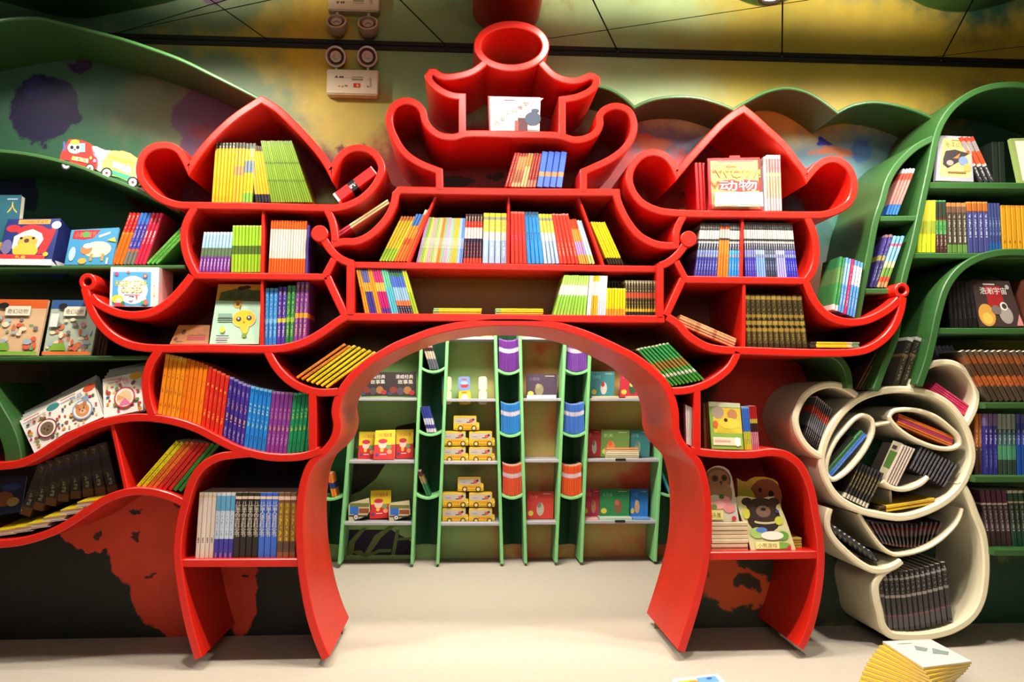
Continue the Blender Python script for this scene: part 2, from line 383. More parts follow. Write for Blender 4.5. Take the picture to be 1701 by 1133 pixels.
HR = [(1236, 181, 1), (1220, 190), (1197.5, 208), (1177.5, 229), (1157.5, 251), (1140, 271), (1125, 289, 1), (1117, 272), (1105, 259), (1086, 253), (1067, 258), (1051, 275), (1045.5, 295), (1050, 315), (1066, 336), (1092, 349), (1123, 353.5), (1237, 355.5), (1350, 357), (1370, 356), (1393, 349), (1412, 335), (1419.5, 313), (1417, 291), (1406, 273.5), (1386, 264.5), (1364, 271), (1341, 295, 1), (1334, 282), (1323.5, 268.5), (1299, 237.5), (1272.5, 212.5), (1250, 192)]
rb('onion_roof', HL, 12, closed=True)
rb('onion_roof', HR, 12.5, closed=True)
# bulbs and shelves of the left tower
rb('bulb_side', [(324, 343), (310, 367), (305, 390), (308, 418), (316, 440), (325, 457)], 12)
rb('bulb_side', [(541, 345), (551, 365), (555, 385), (556, 400)], 12)
rb('shelf', [(322, 457.5), (543, 460)], 11)
rb('divider', [(437, 346), (435, 455)], 5, Y0=.012)
rb('bulb_side', [(1139, 354), (1127, 375), (1123, 392), (1124, 404)], 12)
rb('bulb_side', [(1341, 360), (1353, 390), (1356.5, 424), (1351, 449), (1338, 468)], 12.5)
rb('shelf', [(1136, 464), (1342, 466.5)], 12)
rb('divider', [(1234, 360), (1232, 462)], 5, Y0=.012)
# knobs and struts at the joints
for cx, cy, p2 in ((531, 388, [(533, 391), (541, 403), (549, 415), (561, 427), (576, 435), (586, 438)]), (1144, 397, [(1142, 400), (1134, 413), (1124, 425), (1110, 436), (1097, 441)])):
    rb('knob', [(cx-3, cy), (cx+3, cy)], 22, chf=.003)
    q = at(cx, cy); vs, fs = [], []
    n = 24; r = 14*sc()
    for y, rr in ((-.004, r-.004), (0, r), (WY-.01, r)):
        for i in range(n): vs.append((q.x+rr*math.cos(2*math.pi*i/n), y, q.z+rr*math.sin(2*math.pi*i/n)))
    for k in range(2):
        for i in range(n): fs.append((k*n+i, k*n+(i+1) % n, (k+1)*n+(i+1) % n, (k+1)*n+i))
    fs.append(tuple(range(n)))
    o = mesh('knob_disc', vs, fs, [RED], PB, smooth=35); o.matrix_parent_inverse = _pbinv
    rb('strut', p2, 13)
rb('post', [(582, 434), (581.5, 522)], 13); rb('post', [(1097, 438), (1097, 526)], 12)
rb('strut', [(543, 460), (546, 467), (572, 522)], 13); rb('strut', [(541, 456), (555, 430)], 12)
rb('strut', [(1135, 463), (1132, 470), (1107, 524)], 12); rb('strut', [(1138, 461), (1124, 434)], 11)
# swept tray and box of the middle
rb('swept_tray', [(551, 406), (570, 401.5), (590, 401), (609, 394), (629, 378), (645, 358), (654, 339), (657.5, 322, 1), (664, 315.5, 1), (850, 318.5), (1024, 319.5, 1), (1024.5, 326), (1030, 343), (1043, 368), (1061, 390), (1083, 403), (1105, 408), (1128, 407)], 12.5)
rb('shelf', [(588, 440), (850, 443.5), (1092, 447)], 11, Y0=.02)
rb('shelf', [(574, 526), (850, 528.5), (1104, 530)], 12.5)
rb('divider', [(724, 324), (678, 438)], 5, Y0=.03); rb('divider', [(845, 324), (844, 440)], 5, Y0=.03); rb('divider', [(960, 325), (1002, 441)], 5.5, Y0=.03)
# eaves
rb('eave', [(150, 492), (160, 503), (175, 512), (199, 521), (222, 523.5), (250, 519), (275, 505), (297, 484), (318, 458)], 13)
rb('eave', [(140, 478), (147, 504), (159, 530), (180, 554), (208, 570.5), (240, 577.5), (350, 578.5), (452, 579.5), (475, 577), (506, 568), (538, 550), (562, 533), (578, 524)], 13)
rb('eave_curl', arc(145, 468, 10.5, 10.5), 7.5, closed=True, step=.012)
rb('divider', [(435, 463), (434, 574)], 5, Y0=.01)
rb('eave', [(1340, 470), (1354, 500), (1373, 522), (1400, 533.5), (1433, 534), (1462, 523), (1482, 510), (1495, 497)], 13)
rb('eave', [(1501, 494), (1496, 521), (1484, 547), (1465, 567), (1441, 580.5), (1415, 585.5), (1237, 582.5), (1202, 581), (1173, 575), (1144, 557.5), (1127, 538.5), (1108, 526)], 13)
rb('eave_curl', arc(1499, 482, 9.5, 9.5), 6.5, closed=True, step=.012)
rb('divider', [(1236.5, 470), (1236, 578)], 6, Y0=.006)
# lower left: waves, trays, legs
rb('arch_board', ARCH, 13, Y1=.56)
rb('bulb_side', [(264, 581), (248, 606), (241.5, 633), (243.5, 661), (252, 690)], 13)
rb('wave_shelf', [(-330, 790), (-180, 772), (-60, 776), (-20, 775.5), (5, 774), (31, 770.5), (62, 757), (102, 733), (139, 714), (177, 701), (212, 694.5), (246, 694), (287, 700), (325, 712), (362, 731), (392, 746), (415, 753), (442, 758.5), (475, 760.5), (508, 757), (532, 748)], 12.5)
rb('leg_board', [(415, 753), (385, 756), (362, 760), (341, 771), (326, 787), (315, 810), (308, 834), (299, 870), (294, 915), (297, 952), (304, 996), (314, 1041), (329, 1094)], 13)
rb('shelf', [(297, 936), (500, 935)], 13, Y0=.01)
rb('wave_shelf', [(-330, 900), (-180, 912), (-60, 905), (0, 904), (40, 899), (93, 881), (142, 851), (173, 831), (208, 818.5), (242, 816.5), (277, 824), (304, 836)], 12.5)
rb('divider', [(185, 703), (210, 817)], 7, Y0=.01)
rb('tray', [(442, 580), (448, 592), (460, 612), (482, 634), (506, 646.5), (529, 652), (561, 651)], 13)
rb('post', [(519, 650), (519, 757)], 13)
# lower right
rb('tray', [(1226, 585), (1213, 610), (1193, 627.5), (1170, 640.5), (1143, 648), (1117, 650)], 13)
rb('post', [(1158.5, 646), (1158.5, 752)], 12)
rb('leg_board', [(1148, 748), (1165, 751.5), (1206, 755), (1251, 755), (1283, 751.5), (1307, 756), (1329, 773), (1346, 808), (1356, 857), (1363, 900), (1364, 942), (1357, 999), (1344, 1048), (1330, 1077)], 13)
rb('shelf', [(1174, 924), (1361, 922)], 13.5, Y0=.01)
# roof finial
rb('finial_ring', arc(849.5, 76, 57, 36.5, n=24), 12.5, closed=True)
rb('finial_roof', [(806, 103), (785, 118.5), (759, 126), (738, 127.5), (728, 124), (722, 119.5), (716, 119.5), (711, 126), (715, 136), (731, 149.5), (750, 158), (768, 160, 1), (768, 220)], 12)
rb('finial_roof', [(899, 104), (922, 126), (947, 134), (963, 133), (972, 129.5), (982, 126), (991, 131), (989, 142), (977, 153), (957.5, 161), (934, 165, 1), (934, 225)], 12)
rb('finial_eave', [(850, 223.5), (775, 222), (752.5, 227.5), (729, 224), (712.5, 211), (705, 197.5), (702.5, 185), (694, 174), (676, 167), (657.5, 173), (647, 189), (647, 206), (657.5, 232.5), (672.5, 254), (695, 270), (729.5, 284, 1), (730, 314)], 12)
rb('finial_eave', [(850, 223.5), (928, 225), (954, 232), (975, 229), (992, 218), (997, 204), (996, 193), (1002, 184), (1014, 177.5), (1027, 176), (1044, 183), (1053, 201), (1052, 222), (1038, 246), (1014, 264.5), (990, 276), (969.5, 285, 1), (969.5, 318)], 12)
for (a, b2, Y) in (((586, 440), (1094, 528), .30),):
    p, q = at(*a, Y), at(*b2, Y)
    o = box('back_panel', (p.x, q.x, Y, Y+.012, q.z, p.z), [painted('brown_board', (168, 116, 76), .6, .06, 5)], PB); o.matrix_parent_inverse = _pbinv
# ------------------------------------------------------------------ green leaf cases
GL = tag(empty('green_wave_bookcase', (at(40, 1000, .06).x, .06, 0)), 'green bookcase of sweeping curved boards left of the red gate', 'bookcase')
GR = tag(empty('green_leaf_bookcase', (at(1640, 1000, .06).x, .06, 0)), 'green bookcase with arched leaf shaped boards at the right edge', 'bookcase')
def gb(par, name, pts, w, Y0=.05, mat=None, **kw):
    o = band(name, pts, w, par, mat or GREEN, Y0=Y0, **kw); o.matrix_parent_inverse = Matrix.Translation(-par.location); return o
gb(GL, 'arched_board', [(-330, 108), (-200, 78), (-90, 50), (0, 33), (32, 30), (65, 30), (100, 38), (150, 51), (200, 64), (250, 80.5), (300, 99), (350, 123), (400, 148), (438, 168)], 6)
gb(GL, 'arched_board', [(-330, 262), (-180, 254), (-70, 250), (0, 251), (50, 257), (100, 268), (140, 280), (175, 295), (212, 309), (245, 324), (300, 350)], 6.5)
gb(GL, 'shelf', [(-330, 446), (308, 443.5)], 6.5)
gb(GL, 'shelf', [(-330, 598), (250, 594)], 7)
gb(GL, 'curved_board', [(-30, 640), (-10, 680), (8, 712), (19, 744), (22, 770)], 26)
gb(GL, 'upright', [(-330, 110), (-330, 1098)], 8); gb(GR, 'upright', [(1985, 240), (1985, 1050)], 10)
SC = tag(empty('scalloped_canopy', (at(1300, 160, .18).x, .18, at(1300, 200, .18).z)), 'green scalloped shelf edge with four rounded crests above the right onion roof', 'canopy')
o = band('scallop_board', [(950, 150), (975, 141), (1010, 147), (1035, 161), (1054, 178, 1), (1082, 166), (1120, 160.5), (1160, 162.5), (1195, 172), (1219, 182, 1), (1240, 169), (1275, 152), (1307, 146), (1338, 152), (1364, 166), (1392, 187, 1), (1417, 175), (1450, 169.5), (1487, 174), (1525, 185), (1553, 198)], 5.5, SC, GREEN, Y0=.18); o.matrix_parent_inverse = Matrix.Translation(-SC.location)
gb(GR, 'arched_board', [(1455, 648), (1471, 606), (1487, 566), (1495, 520), (1502, 468), (1519, 403), (1535, 328), (1545, 283), (1557, 226), (1566, 203), (1585, 177), (1610, 158), (1639, 146), (1669, 141), (1705, 142), (1760, 156), (1850, 190), (1985, 240)], 11.5)
gb(GR, 'arched_board', [(1551, 230), (1525, 243), (1503, 262), (1487, 281), (1475, 304), (1467, 333), (1456, 366), (1445, 423), (1434, 478), (1424, 530)], 11.5, Y0=.055)
gb(GR, 'shelf', [(1462, 363.5), (1522, 363)], 10, Y0=.06); gb(GR, 'shelf', [(1438, 484), (1500, 484)], 10, Y0=.06)
gb(GR, 'shelf', [(1544, 308), (1985, 311)], 12.5, Y0=.06); gb(GR, 'shelf', [(1516, 424.5), (1985, 427)], 10.5, Y0=.06)
gb(GR, 'arched_board', [(1528, 640), (1540, 606), (1550, 568), (1560, 521), (1574, 477), (1594, 449), (1621, 431), (1654, 421), (1690, 419), (1730, 424), (1770, 440), (1860, 490), (1985, 545)], 13, Y0=.052)
for y, x in ((550, 1556), (673.5, 1637), (796, 1620), (918, 1652)): gb(GR, 'shelf', [(x, y), (1985, y+.5)], 11, Y0=.06)
gb(GR, 'curved_board', [(1360, 588), (1385, 590), (1400, 602), (1409, 620), (1412, 645)], 12, Y0=.06)
# ------------------------------------------------------------------ cream bear bookcase
BB = tag(empty('bear_bookcase', (at(1540, 1058, .10).x, .10, 0)), 'cream bookcase shaped as a tilted bear with round ears and hollow eyes', 'bookcase')
def pb(name, pts, w, Y0=.10, **kw):
    o = band(name, pts, w, BB, CREAM, Y0=Y0, chf=.007, **kw); o.matrix_parent_inverse = Matrix.Translation(-BB.location); return o
pb('head_ring', [(1427.5, 663), (1462.5, 650.5), (1500, 647), (1541, 653), (1576, 671), (1601, 701), (1614, 733), (1617, 760), (1610, 786), (1597, 810), (1577, 830), (1540, 850), (1500, 860), (1463, 856), (1427, 847), (1392, 826), (1374, 799), (1366, 768), (1370, 741), (1382, 713), (1401, 685)], 12, closed=True)
pb('ear', [(1424, 657), (1406, 645), (1385, 639), (1361, 643), (1341, 655), (1328, 675), (1322.5, 697), (1327, 719), (1337, 737), (1351, 751), (1366, 759)], 11.5, Y0=.098)
pb('ear', [(1514, 645), (1524, 624), (1537.5, 611), (1558, 603), (1581, 603), (1603, 614), (1617.5, 633), (1624, 656), (1621, 678), (1607, 706)], 11, Y0=.103)
pb('eye_ring', [(1435, 690), (1449, 697), (1452, 716), (1442, 741), (1424, 767), (1404, 787), (1384, 797), (1374.5, 788), (1376, 763), (1389, 734), (1409, 709), (1422.5, 695)], 7.5, closed=True, Y0=.106)
pb('eye_ring', [(1479, 693), (1485, 684), (1500, 680.5), (1526, 682), (1554, 691.5), (1579, 710), (1594, 726), (1596, 738), (1586, 744.5), (1566, 745.5), (1541, 739), (1511, 725), (1489, 708)], 7.5, closed=True, Y0=.106)
pb('nose_bridge', [(1452, 707), (1478, 702)], 6, Y0=.11)
pb('smile', [(1468, 800), (1476, 807), (1488, 812), (1506, 813), (1529, 805), (1543, 793)], 8, Y0=.104)
pb('smile_post', [(1480, 815), (1482, 850)], 4, Y0=.16)
pb('body_shell', [(1597, 800), (1612, 828), (1622, 855), (1634, 886), (1639.5, 924), (1639, 962), (1632.5, 998), (1616, 1026), (1585, 1046.5), (1545, 1057), (1506, 1058.5), (1481, 1055), (1468, 1041), (1463, 1019), (1457, 993), (1456, 971), (1466, 954), (1478, 945)], 13)
pb('arm', [(1380, 845), (1376, 860), (1376, 877), (1385, 895), (1407, 918), (1429, 936), (1450, 947), (1468, 948), (1486, 942), (1499, 933)], 11, Y0=.096)
pb('arm', [(1428, 853), (1447, 885), (1467, 910), (1486, 921.5), (1512, 920), (1545, 909), (1572, 890), (1593, 866), (1600, 845)], 6.5, Y0=.108)
# ------------------------------------------------------------------ books: builders
PAGES = painted('book_pages', (226, 214, 190), .8, .08, 40)
_sm = {}
def spine(stops, glyphs=(), rough=.36, N=26):
    """cover material: colour bands up the spine, small illegible print where the photo shows it"""
    key = (tuple(stops), tuple(glyphs), rough)
    if key in _sm: return _sm[key]
    m, t, b = nt('book_cover'); g = G(t)
    tc = g.n('ShaderNodeTexCoord'); sep = g.n('ShaderNodeSeparateXYZ'); g.l(tc.outputs['Generated'], sep.inputs[0])
    X, Z = sep.outputs[0], sep.outputs[2]
    if len(stops) == 1: col = lin(stops[0][1])
    else:
        r = g.n('ShaderNodeValToRGB'); cr = r.color_ramp; cr.interpolation = 'CONSTANT'
        cr.elements[0].position = 0; cr.elements[0].color = lin(stops[0][1])
        cr.elements[1].position = stops[1][0]; cr.elements[1].color = lin(stops[1][1])
        for z, c in stops[2:]:
            e = cr.elements.new(z); e.color = lin(c)
        g.l(Z, r.inputs[0]); col = r.outputs[0]
    oi = g.n('ShaderNodeObjectInfo')
    if glyphs:
        cb = g.n('ShaderNodeCombineXYZ')
        g.l(g.math('FLOOR', g.math('MULTIPLY', X, 6.0)), cb.inputs[0]); g.l(g.math('FLOOR', g.math('MULTIPLY', Z, float(N*3))), cb.inputs[2])
        wn = g.n('ShaderNodeTexWhiteNoise', noise_dimensions='3D'); g.l(cb.outputs[0], wn.inputs['Vector'])
        inx = g.math('MULTIPLY', g.math('GREATER_THAN', X, .33), g.math('LESS_THAN', X, .67))
        for z0, z1, c, dens in glyphs:
            k = g.math('MULTIPLY', g.math('MULTIPLY', g.math('GREATER_THAN', Z, z0), g.math('LESS_THAN', Z, z1)), inx)
            k = g.math('MULTIPLY', k, g.math('GREATER_THAN', wn.outputs['Value'], 1-dens))
            col = g.mix(g.math('MULTIPLY', k, .8), col, lin(c))
    hs = g.n('ShaderNodeHueSaturation'); g.l(g.math('ADD', g.math('MULTIPLY', oi.outputs['Random'], .22), .89), hs.inputs['Value'])
    if isinstance(col, tuple): hs.inputs['Color'].default_value = col
    else: g.l(col, hs.inputs['Color'])
    g.l(hs.outputs[0], b.inputs['Base Color']); b.inputs['Roughness'].default_value = rough
    _sm[key] = m; return m
_bm = {}
def book_mesh(w, h, d, mat, name='book'):
    k = (round(w, 4), round(h, 4), round(d, 3), mat.name)
    if k in _bm: return _bm[k]
    x = w/2; c = min(.0035, w*.28); t = min(.0012, w*.12); e = min(.003, h*.03)
    # cover wraps spine and two boards; the page block sits inside
    vs = [(-x, d, 0), (-x, c, 0), (-x+c*.7, 0, 0), (x-c*.7, 0, 0), (x, c, 0), (x, d, 0)]
    inn = [(-x+t, d, 0), (-x+t, c+t, 0), (x-t, c+t, 0), (x-t, d, 0)]
    V = [(a, b, z) for z in (0, h) for a, b, _ in vs]; n = 6
    F = [(i, i+1, n+i+1, n+i) for i in range(5)]; mi = [0]*5
    F += [tuple(range(6))[::-1], tuple(range(6, 12))]; mi += [0, 0]
    o = len(V); V += [(a, b, z) for z in (h+.0003,) for a, b in ((-x+t, d-.001), (-x+t, c+t), (x-t, c+t), (x-t, d-.001))]
    F += [(o, o+3, o+2, o+1)]; mi += [1]
    F += [(5, 0, 6, 11)]; mi += [1]
    me = bpy.data.meshes.new(name); me.from_pydata(V, [], F); me.materials.append(mat); me.materials.append(PAGES)
    me.polygons.foreach_set('material_index', mi); me.update()
    bm = bmesh.new(); bm.from_mesh(me); bmesh.ops.recalc_face_normals(bm, faces=bm.faces); bm.to_mesh(me); bm.free()
    _bm[k] = me; return me
ORD = 'first second third fourth fifth sixth seventh eighth ninth tenth eleventh twelfth thirteenth fourteenth fifteenth sixteenth seventeenth'.split()
NUM = 'one two three four five six seven eight nine ten eleven twelve thirteen fourteen fifteen sixteen seventeen'.split()
def nth(label, i, n, side='left'):
    """the same label told apart by its place in the row"""
    if n == 1: return label
    a, z = {'left': ('leftmost', 'rightmost'), 'bottom': ('lowest', 'topmost'), 'top': ('topmost', 'lowest'), 'front': ('nearest', 'farthest')}[side]
    if i == 0: t = a+' of '+NUM[n-1]
    elif i == n-1: t = z+' of '+NUM[n-1]
    else:
        t = ORD[i]+' from '+side+' of '+NUM[n-1]
        if len(label.split())+5 > 16: t = ORD[i]+' from '+side
    return label+', '+t
def kind_of_book(name, cat, label):
    if name != 'book': return name, cat
    for k in ('paperback', 'hardback', 'encyclopaedia', 'reader', 'booklet', 'volume', 'magazine'):
        if k in label: return k, k
    return 'book', 'book'
def put(name, me, label, group, loc, ang, cat='book', parts=()):
    name, cat = kind_of_book(name, cat, label)
    o = bpy.data.objects.new(name, me); COL.objects.link(o)
    o.location = loc; o.rotation_euler = (0, ang, 0); tag(o, label, cat, group)
    for pn, pm in parts:
        p = bpy.data.objects.new(pn, pm); COL.objects.link(p); p.parent = o
    return o
def along(P, t):
    x = P[0][0]+(P[-1][0]-P[0][0])*t
    for a, b in zip(P, P[1:]):
        if a[0] <= x <= b[0] or b is P[-1]:
            return Vector((x, a[1]+(b[1]-a[1])*(x-a[0])/(b[0]-a[0]))), (b[1]-a[1])/(b[0]-a[0])
_tm = {}
def spine_title(txt, w, h, z0, z1, c, wf):
    k = (txt, round(w, 4), round(h, 3), z0)
    if k in _tm: return _tm[k]
    v, f = text_mesh('\n'.join(txt))
    me = bpy.data.meshes.new('spine_title'); me.from_pydata([((a-.5)*w*wf, -.0004, h*(z0+b*(z1-z0))) for a, b in v], [], f); me.materials.append(M(c, .4)); me.update()
    _tm[k] = me; return me
def row(group, base, series, lean=(0, 0), Y=.03, depth=.17, name='book', cat='book', jit=.6, gap=.93):
    """books standing along a shelf line (traced on the plane Y); series = (count, cover, height px, label[, width weight[, title]])"""
    tot = sum(s[0]*(s[4] if len(s) > 4 else 1) for s in series); acc = 0.0
    Lx = abs(base[-1][0]-base[0][0])
    for s in series:
        n, mat, hp, label = s[:4]; wt = s[4] if len(s) > 4 else 1
        for i in range(n):
            t0 = acc/tot; acc += wt; t1 = acc/tot; tm = (t0+t1)/2
            c, sl = along(base, tm); ln = lean[0]+(lean[1]-lean[0])*tm
            ang = math.atan2(ln, hp)
            wp = Lx*wt/tot*math.hypot(1, sl*.0)
            w = wp*sc(Y)*max(.25, math.cos(ang))*gap; h = math.hypot(hp, ln)*sc(Y)
            w = round(w*5000)/5000; h = round(h*400)/400
            me = book_mesh(w, h, depth, mat, name)
            q = at(c.x, c.y, Y); lift = w/2*abs(math.sin(ang))+.0004
            # on a sloping shelf the lower corner has to clear the board
            parts = []
            if len(s) > 5: parts.append(('spine_title', spine_title(s[5][0], w, h, *s[5][1:])))
            put(name, me, nth(label, i, n), group, (q.x, Y+random.random()*.004*jit, q.z+lift), ang, cat, parts)
def stack(group, a, b, tpx, series, Y=.03, depth=.17, name='book', cat='book'):
    """books lying on one another from a to b (bottom edge, px), spines towards the viewer, tpx thick in all"""
    p, q = at(a[0], a[1], Y), at(b[0], b[1], Y); d = q-p; d.y = 0; L = d.length; d.normalize(); up = Vector((-d.z, 0, d.x))
    n = sum(s[0] for s in series); w = tpx*sc(Y)/n; i = 0
    ang = math.pi/2-math.atan2(d.z, d.x)
    for s in series:
        for j in range(s[0]):
            k = (random.random()-.5)*.02*L if n > 1 else 0
            me = book_mesh(round(w*.95, 4), round(L*(s[3] if len(s) > 3 else 1), 3), depth, s[1], name)
            loc = p+up*((i+.5)*w)+d*k; i += 1
            put(name, me, nth(s[2], j, s[0], 'bottom'), group, (loc.x, Y+random.random()*.006, loc.z), ang, cat)
# ---- front-facing picture books: a slab through four traced corners
def quadmap(A, B, C, Dd, nrm, o):
    def f(u, v, lift):
        p = A*((1-u)*(1-v))+B*(u*(1-v))+C*(u*v)+Dd*((1-u)*v)
        return p+nrm*lift-o
    return f
def slab(name, P4, nrm, t0, t1, mats, par, o, inset=0.0):
    c = (P4[0]+P4[1]+P4[2]+P4[3])/4
    Q = [p+(c-p)*(inset/max(1e-6, (c-p).length)) for p in P4]
    vs = [p-nrm*t0-o for p in Q]+[p-nrm*t1-o for p in Q]
    return mesh(name, vs, [(0, 1, 2, 3), (7, 6, 5, 4), (0, 4, 5, 1), (1, 5, 6, 2), (2, 6, 7, 3), (3, 7, 4, 0)], mats, par)
def flat(p, A, n):                                   # the fourth corner, kept in the plane of the other three
    d = ray(*p); return CAMP+d*(n.dot(A-CAMP)/n.dot(d))
def pic(name, label, corners, Ybt, th, cover, art, cat='book', group=None, extra=0, elabel=None, ecover=None, board=False, egap=1.0, climb=0.0, emat=None):
    TL, TR, BR, BL = corners; yb, yt = Ybt[:2]
    dy = Ybt[2] if len(Ybt) > 2 else 0.0              # how much further back the right side stands
    A, B, C, Dd = at(*BL, yb), at(*BR, yb+dy), at(*TR, yt+dy), at(*TL, yt)
    n = (B-A).cross(Dd-A).normalized(); C = flat(TR, A, n); o = Vector(((A.x+B.x)/2, (A.y+B.y)/2, min(A.z, B.z)))
    P4 = [A, B, C, Dd]
    def one(off, with_art, lab):
        e = empty(name, o-n*off+(Dd-A).normalized()*(climb*off/th)); Q = P4
        tag(e, lab, cat, group)
        cm = M(cover if with_art or ecover is None else ecover, .55, spec=.35)
        z = Vector((0, 0, 0))
        slab('cover', Q, n, 0, .0022, [cm], e, o); slab('back_cover', Q, n, th-.002, th, [cm], e, o)
        if not board:                                  # spine joins the two covers on the left
            v = [A-o-n*.001, Dd-o-n*.001, A-o-n*(th-.001), Dd-o-n*(th-.001)]; k = (A-B).normalized()*.0012
            v += [p+k for p in v]
            mesh('spine', v, [(0, 1, 3, 2), (4, 6, 7, 5), (0, 4, 5, 1), (2, 3, 7, 6), (0, 2, 6, 4), (1, 5, 7, 3)], [cm], e)
        slab('pages', Q, n, .0022, th-.002, [PAGES], e, o, inset=.003)
        if with_art and art: print_mesh('cover_print', art, quadmap(A, B, C, Dd, n, o), e)
        return e
    r = one(0, True, label)
    for i in range(extra): one((th+.0006)*(i+1)*egap, False, nth(elabel, i, extra, 'front'))
    return r
def cut(name, label, pts, Y, th, rim, face, art, cat='book', group=None, extra=0, elabel=None, tilt=0.0):
    """die-cut board book: the traced outline with real thickness; art in outline-box units"""
    xs = [p[0] for p in pts]; ys = [p[1] for p in pts]; x0, x1, y0, y1 = min(xs), max(xs), min(ys), max(ys)
    q = at((x0+x1)/2, y1, Y); o = Vector((q.x, Y, q.z)); ct, st = math.cos(tilt), math.sin(tilt)
    def loc(px, py, back=0.0):
        w = at(px, py, Y); z = w.z-o.z
        return Vector((w.x-o.x, z*st/ct+back*ct, z-back*st)) if tilt else Vector((w.x-o.x, back, z))
    def one(off, wa, lab):
        e = empty(name, o+Vector((0, off*ct, -off*st))); tag(e, lab, cat, group)
        n = len(pts); vs = [loc(*p, 0) for p in pts]+[loc(*p, th) for p in pts]
        fs = [tuple(range(n)), tuple(range(2*n-1, n-1, -1))]+[(i, n+i, n+(i+1) % n, (i+1) % n) for i in range(n)]
        ob = mesh('board', vs, fs, [M(rim, .5)], e)
        bm = bmesh.new(); bm.from_mesh(ob.data); bmesh.ops.recalc_face_normals(bm, faces=bm.faces); bm.to_mesh(ob.data); bm.free()
        if wa: print_mesh('cover_print', [('p', [((p[0]-x0)/(x1-x0), (y1-p[1])/(y1-y0)) for p in pts], face)]+art, lambda u, v, l: loc(x0+u*(x1-x0), y1-v*(y1-y0), -l-.0003), e)
        return e
    r = one(0, True, label)
    for i in range(extra): one((th+.001)*(i+1), False, elabel)
    return r
WHT, BLK, CRM = (244, 238, 228), (24, 22, 24), (232, 218, 194)
# ------------------------------------------------------------------ left tower
Y6 = spine([(0, (204, 146, 14)), (.10, (208, 154, 16)), (.90, (60, 56, 40))], [(.3, .5, (150, 100, 20), .45), (.55, .85, (190, 120, 20), .3), (.91, .99, (200, 190, 160), .5)])
Y3 = spine([(0, (206, 150, 28)), (.45, (196, 124, 84)), (.6, (206, 148, 40)), (.9, (70, 66, 54))], [(.62, .88, (180, 90, 30), .35)])
YG = spine([(0, (110, 160, 60)), (.16, (200, 168, 30)), (.5, (104, 122, 132)), (.7, (196, 176, 44)), (.9, (84, 84, 72))], [(.2, .45, (150, 120, 30), .35)])
row('paperbacks under the left onion roof', [(351, 336), (419, 336)], [(6, Y6, 100, 'yellow paperback with dark top standing under left onion roof'), (3, Y3, 100, 'yellow paperback with pinkish band under left onion roof'), (3, YG, 99, 'yellow paperback with green foot and grey band under left onion roof')], (4, 4))
BLY = spine([(0, (30, 28, 34)), (.14, (204, 146, 44)), (.45, (200, 130, 88)), (.8, (130, 160, 196))]); YBK = spine([(0, (30, 28, 34)), (.14, (206, 146, 20)), (.9, (70, 60, 40))], [(.5, .8, (190, 110, 30), .4)])
row('paperbacks under the left onion roof', [(424, 336), (450, 336)], [(1, BLY, 96, 'blue topped paperback leaning beside the green row under left onion roof'), (4, YBK, 94, 'yellow paperback with black foot leaning under left onion roof')], (-11, -17))
LIME = spine([(0, (108, 138, 30)), (.33, (84, 112, 26)), (.36, (112, 142, 32)), (.62, (80, 106, 24)), (.65, (110, 140, 34)), (.93, (110, 130, 60))])
row('thin green booklets under the left onion roof', [(450, 336), (519, 336.5)], [(17, LIME, 103, 'thin lime green booklet leaning left under left onion roof')], (-19, -36), name='booklet')
REDB = spine([(0, (238, 220, 214)), (.05, (206, 40, 40)), (.36, (24, 22, 26)), (.52, (206, 36, 36)), (.97, (240, 226, 220))], [(.37, .51, (240, 236, 230), .6)])
stack('single books in the scrolls of the roofs', (563, 336), (627, 289), 18, [(1, REDB, 'thick red book with black and white emblem lying tilted in scroll of left onion roof')], name='book')
CP = spine([(0, (190, 60, 80)), (.25, (226, 206, 150)), (1, (226, 206, 150))], [(.3, .7, (206, 90, 70), .4)])
stack('thin books in the left swept tray', (562.5, 393), (648, 337), 8, [(2, CP, 'thin cream book with crimson end sloping in swept tray beside left bulb')])
PUR = spine([(0, (110, 56, 140)), (.38, (96, 120, 90)), (.6, (150, 190, 216)), (.92, (190, 206, 220))], [(.05, .35, (220, 200, 230), .5), (.38, .58, (60, 70, 60), .5), (.65, .9, (236, 240, 244), .4)])
GR9 = spine([(0, (142, 184, 40)), (.38, (84, 110, 40)), (.56, (150, 196, 48)), (.97, (190, 214, 110))], [(.38, .56, (50, 60, 30), .5)])
ORW = spine([(0, (226, 92, 30)), (.27, (222, 206, 190)), (.30, (226, 212, 198)), (.83, (232, 96, 30))], [(.3, .8, (206, 190, 176), .3)])
row('small books in the left bulb', [(329, 452), (381, 452)], [(9, PUR, 66, 'small paperback with purple foot and pale blue top in left bulb')], (7, 5))
row('small books in the left bulb', [(383, 452), (433, 452)], [(9, GR9, 77, 'lime green paperback with olive band in left bulb')], (1, 1))
row('small books in the left bulb', [(445, 453), (511, 454)], [(14, ORW, 87, 'white paperback with orange top and foot in left bulb'), (1, spine([(0, (70, 60, 150))]), 80, 'violet paperback at the end of the white and orange row in left bulb')], (3, 2))
BLU = spine([(0, (56, 130, 206)), (.38, (120, 180, 220)), (.46, (60, 140, 210)), (.95, (90, 160, 220))], [(.1, .9, (190, 216, 236), .35)])
VIO = spine([(0, (80, 50, 160)), (.38, (214, 190, 60)), (.45, (84, 56, 160))], [(.1, .92, (230, 220, 170), .4)])
GRN = spine([(0, (40, 128, 76)), (.38, (150, 190, 60)), (.46, (50, 136, 76)), (.9, (70, 150, 90))], [(.1, .9, (206, 214, 90), .4)])
MAU = spine([(0, (120, 60, 140)), (.42, (226, 160, 50)), (.5, (122, 64, 142))], [(.1, .95, (230, 180, 90), .4)])
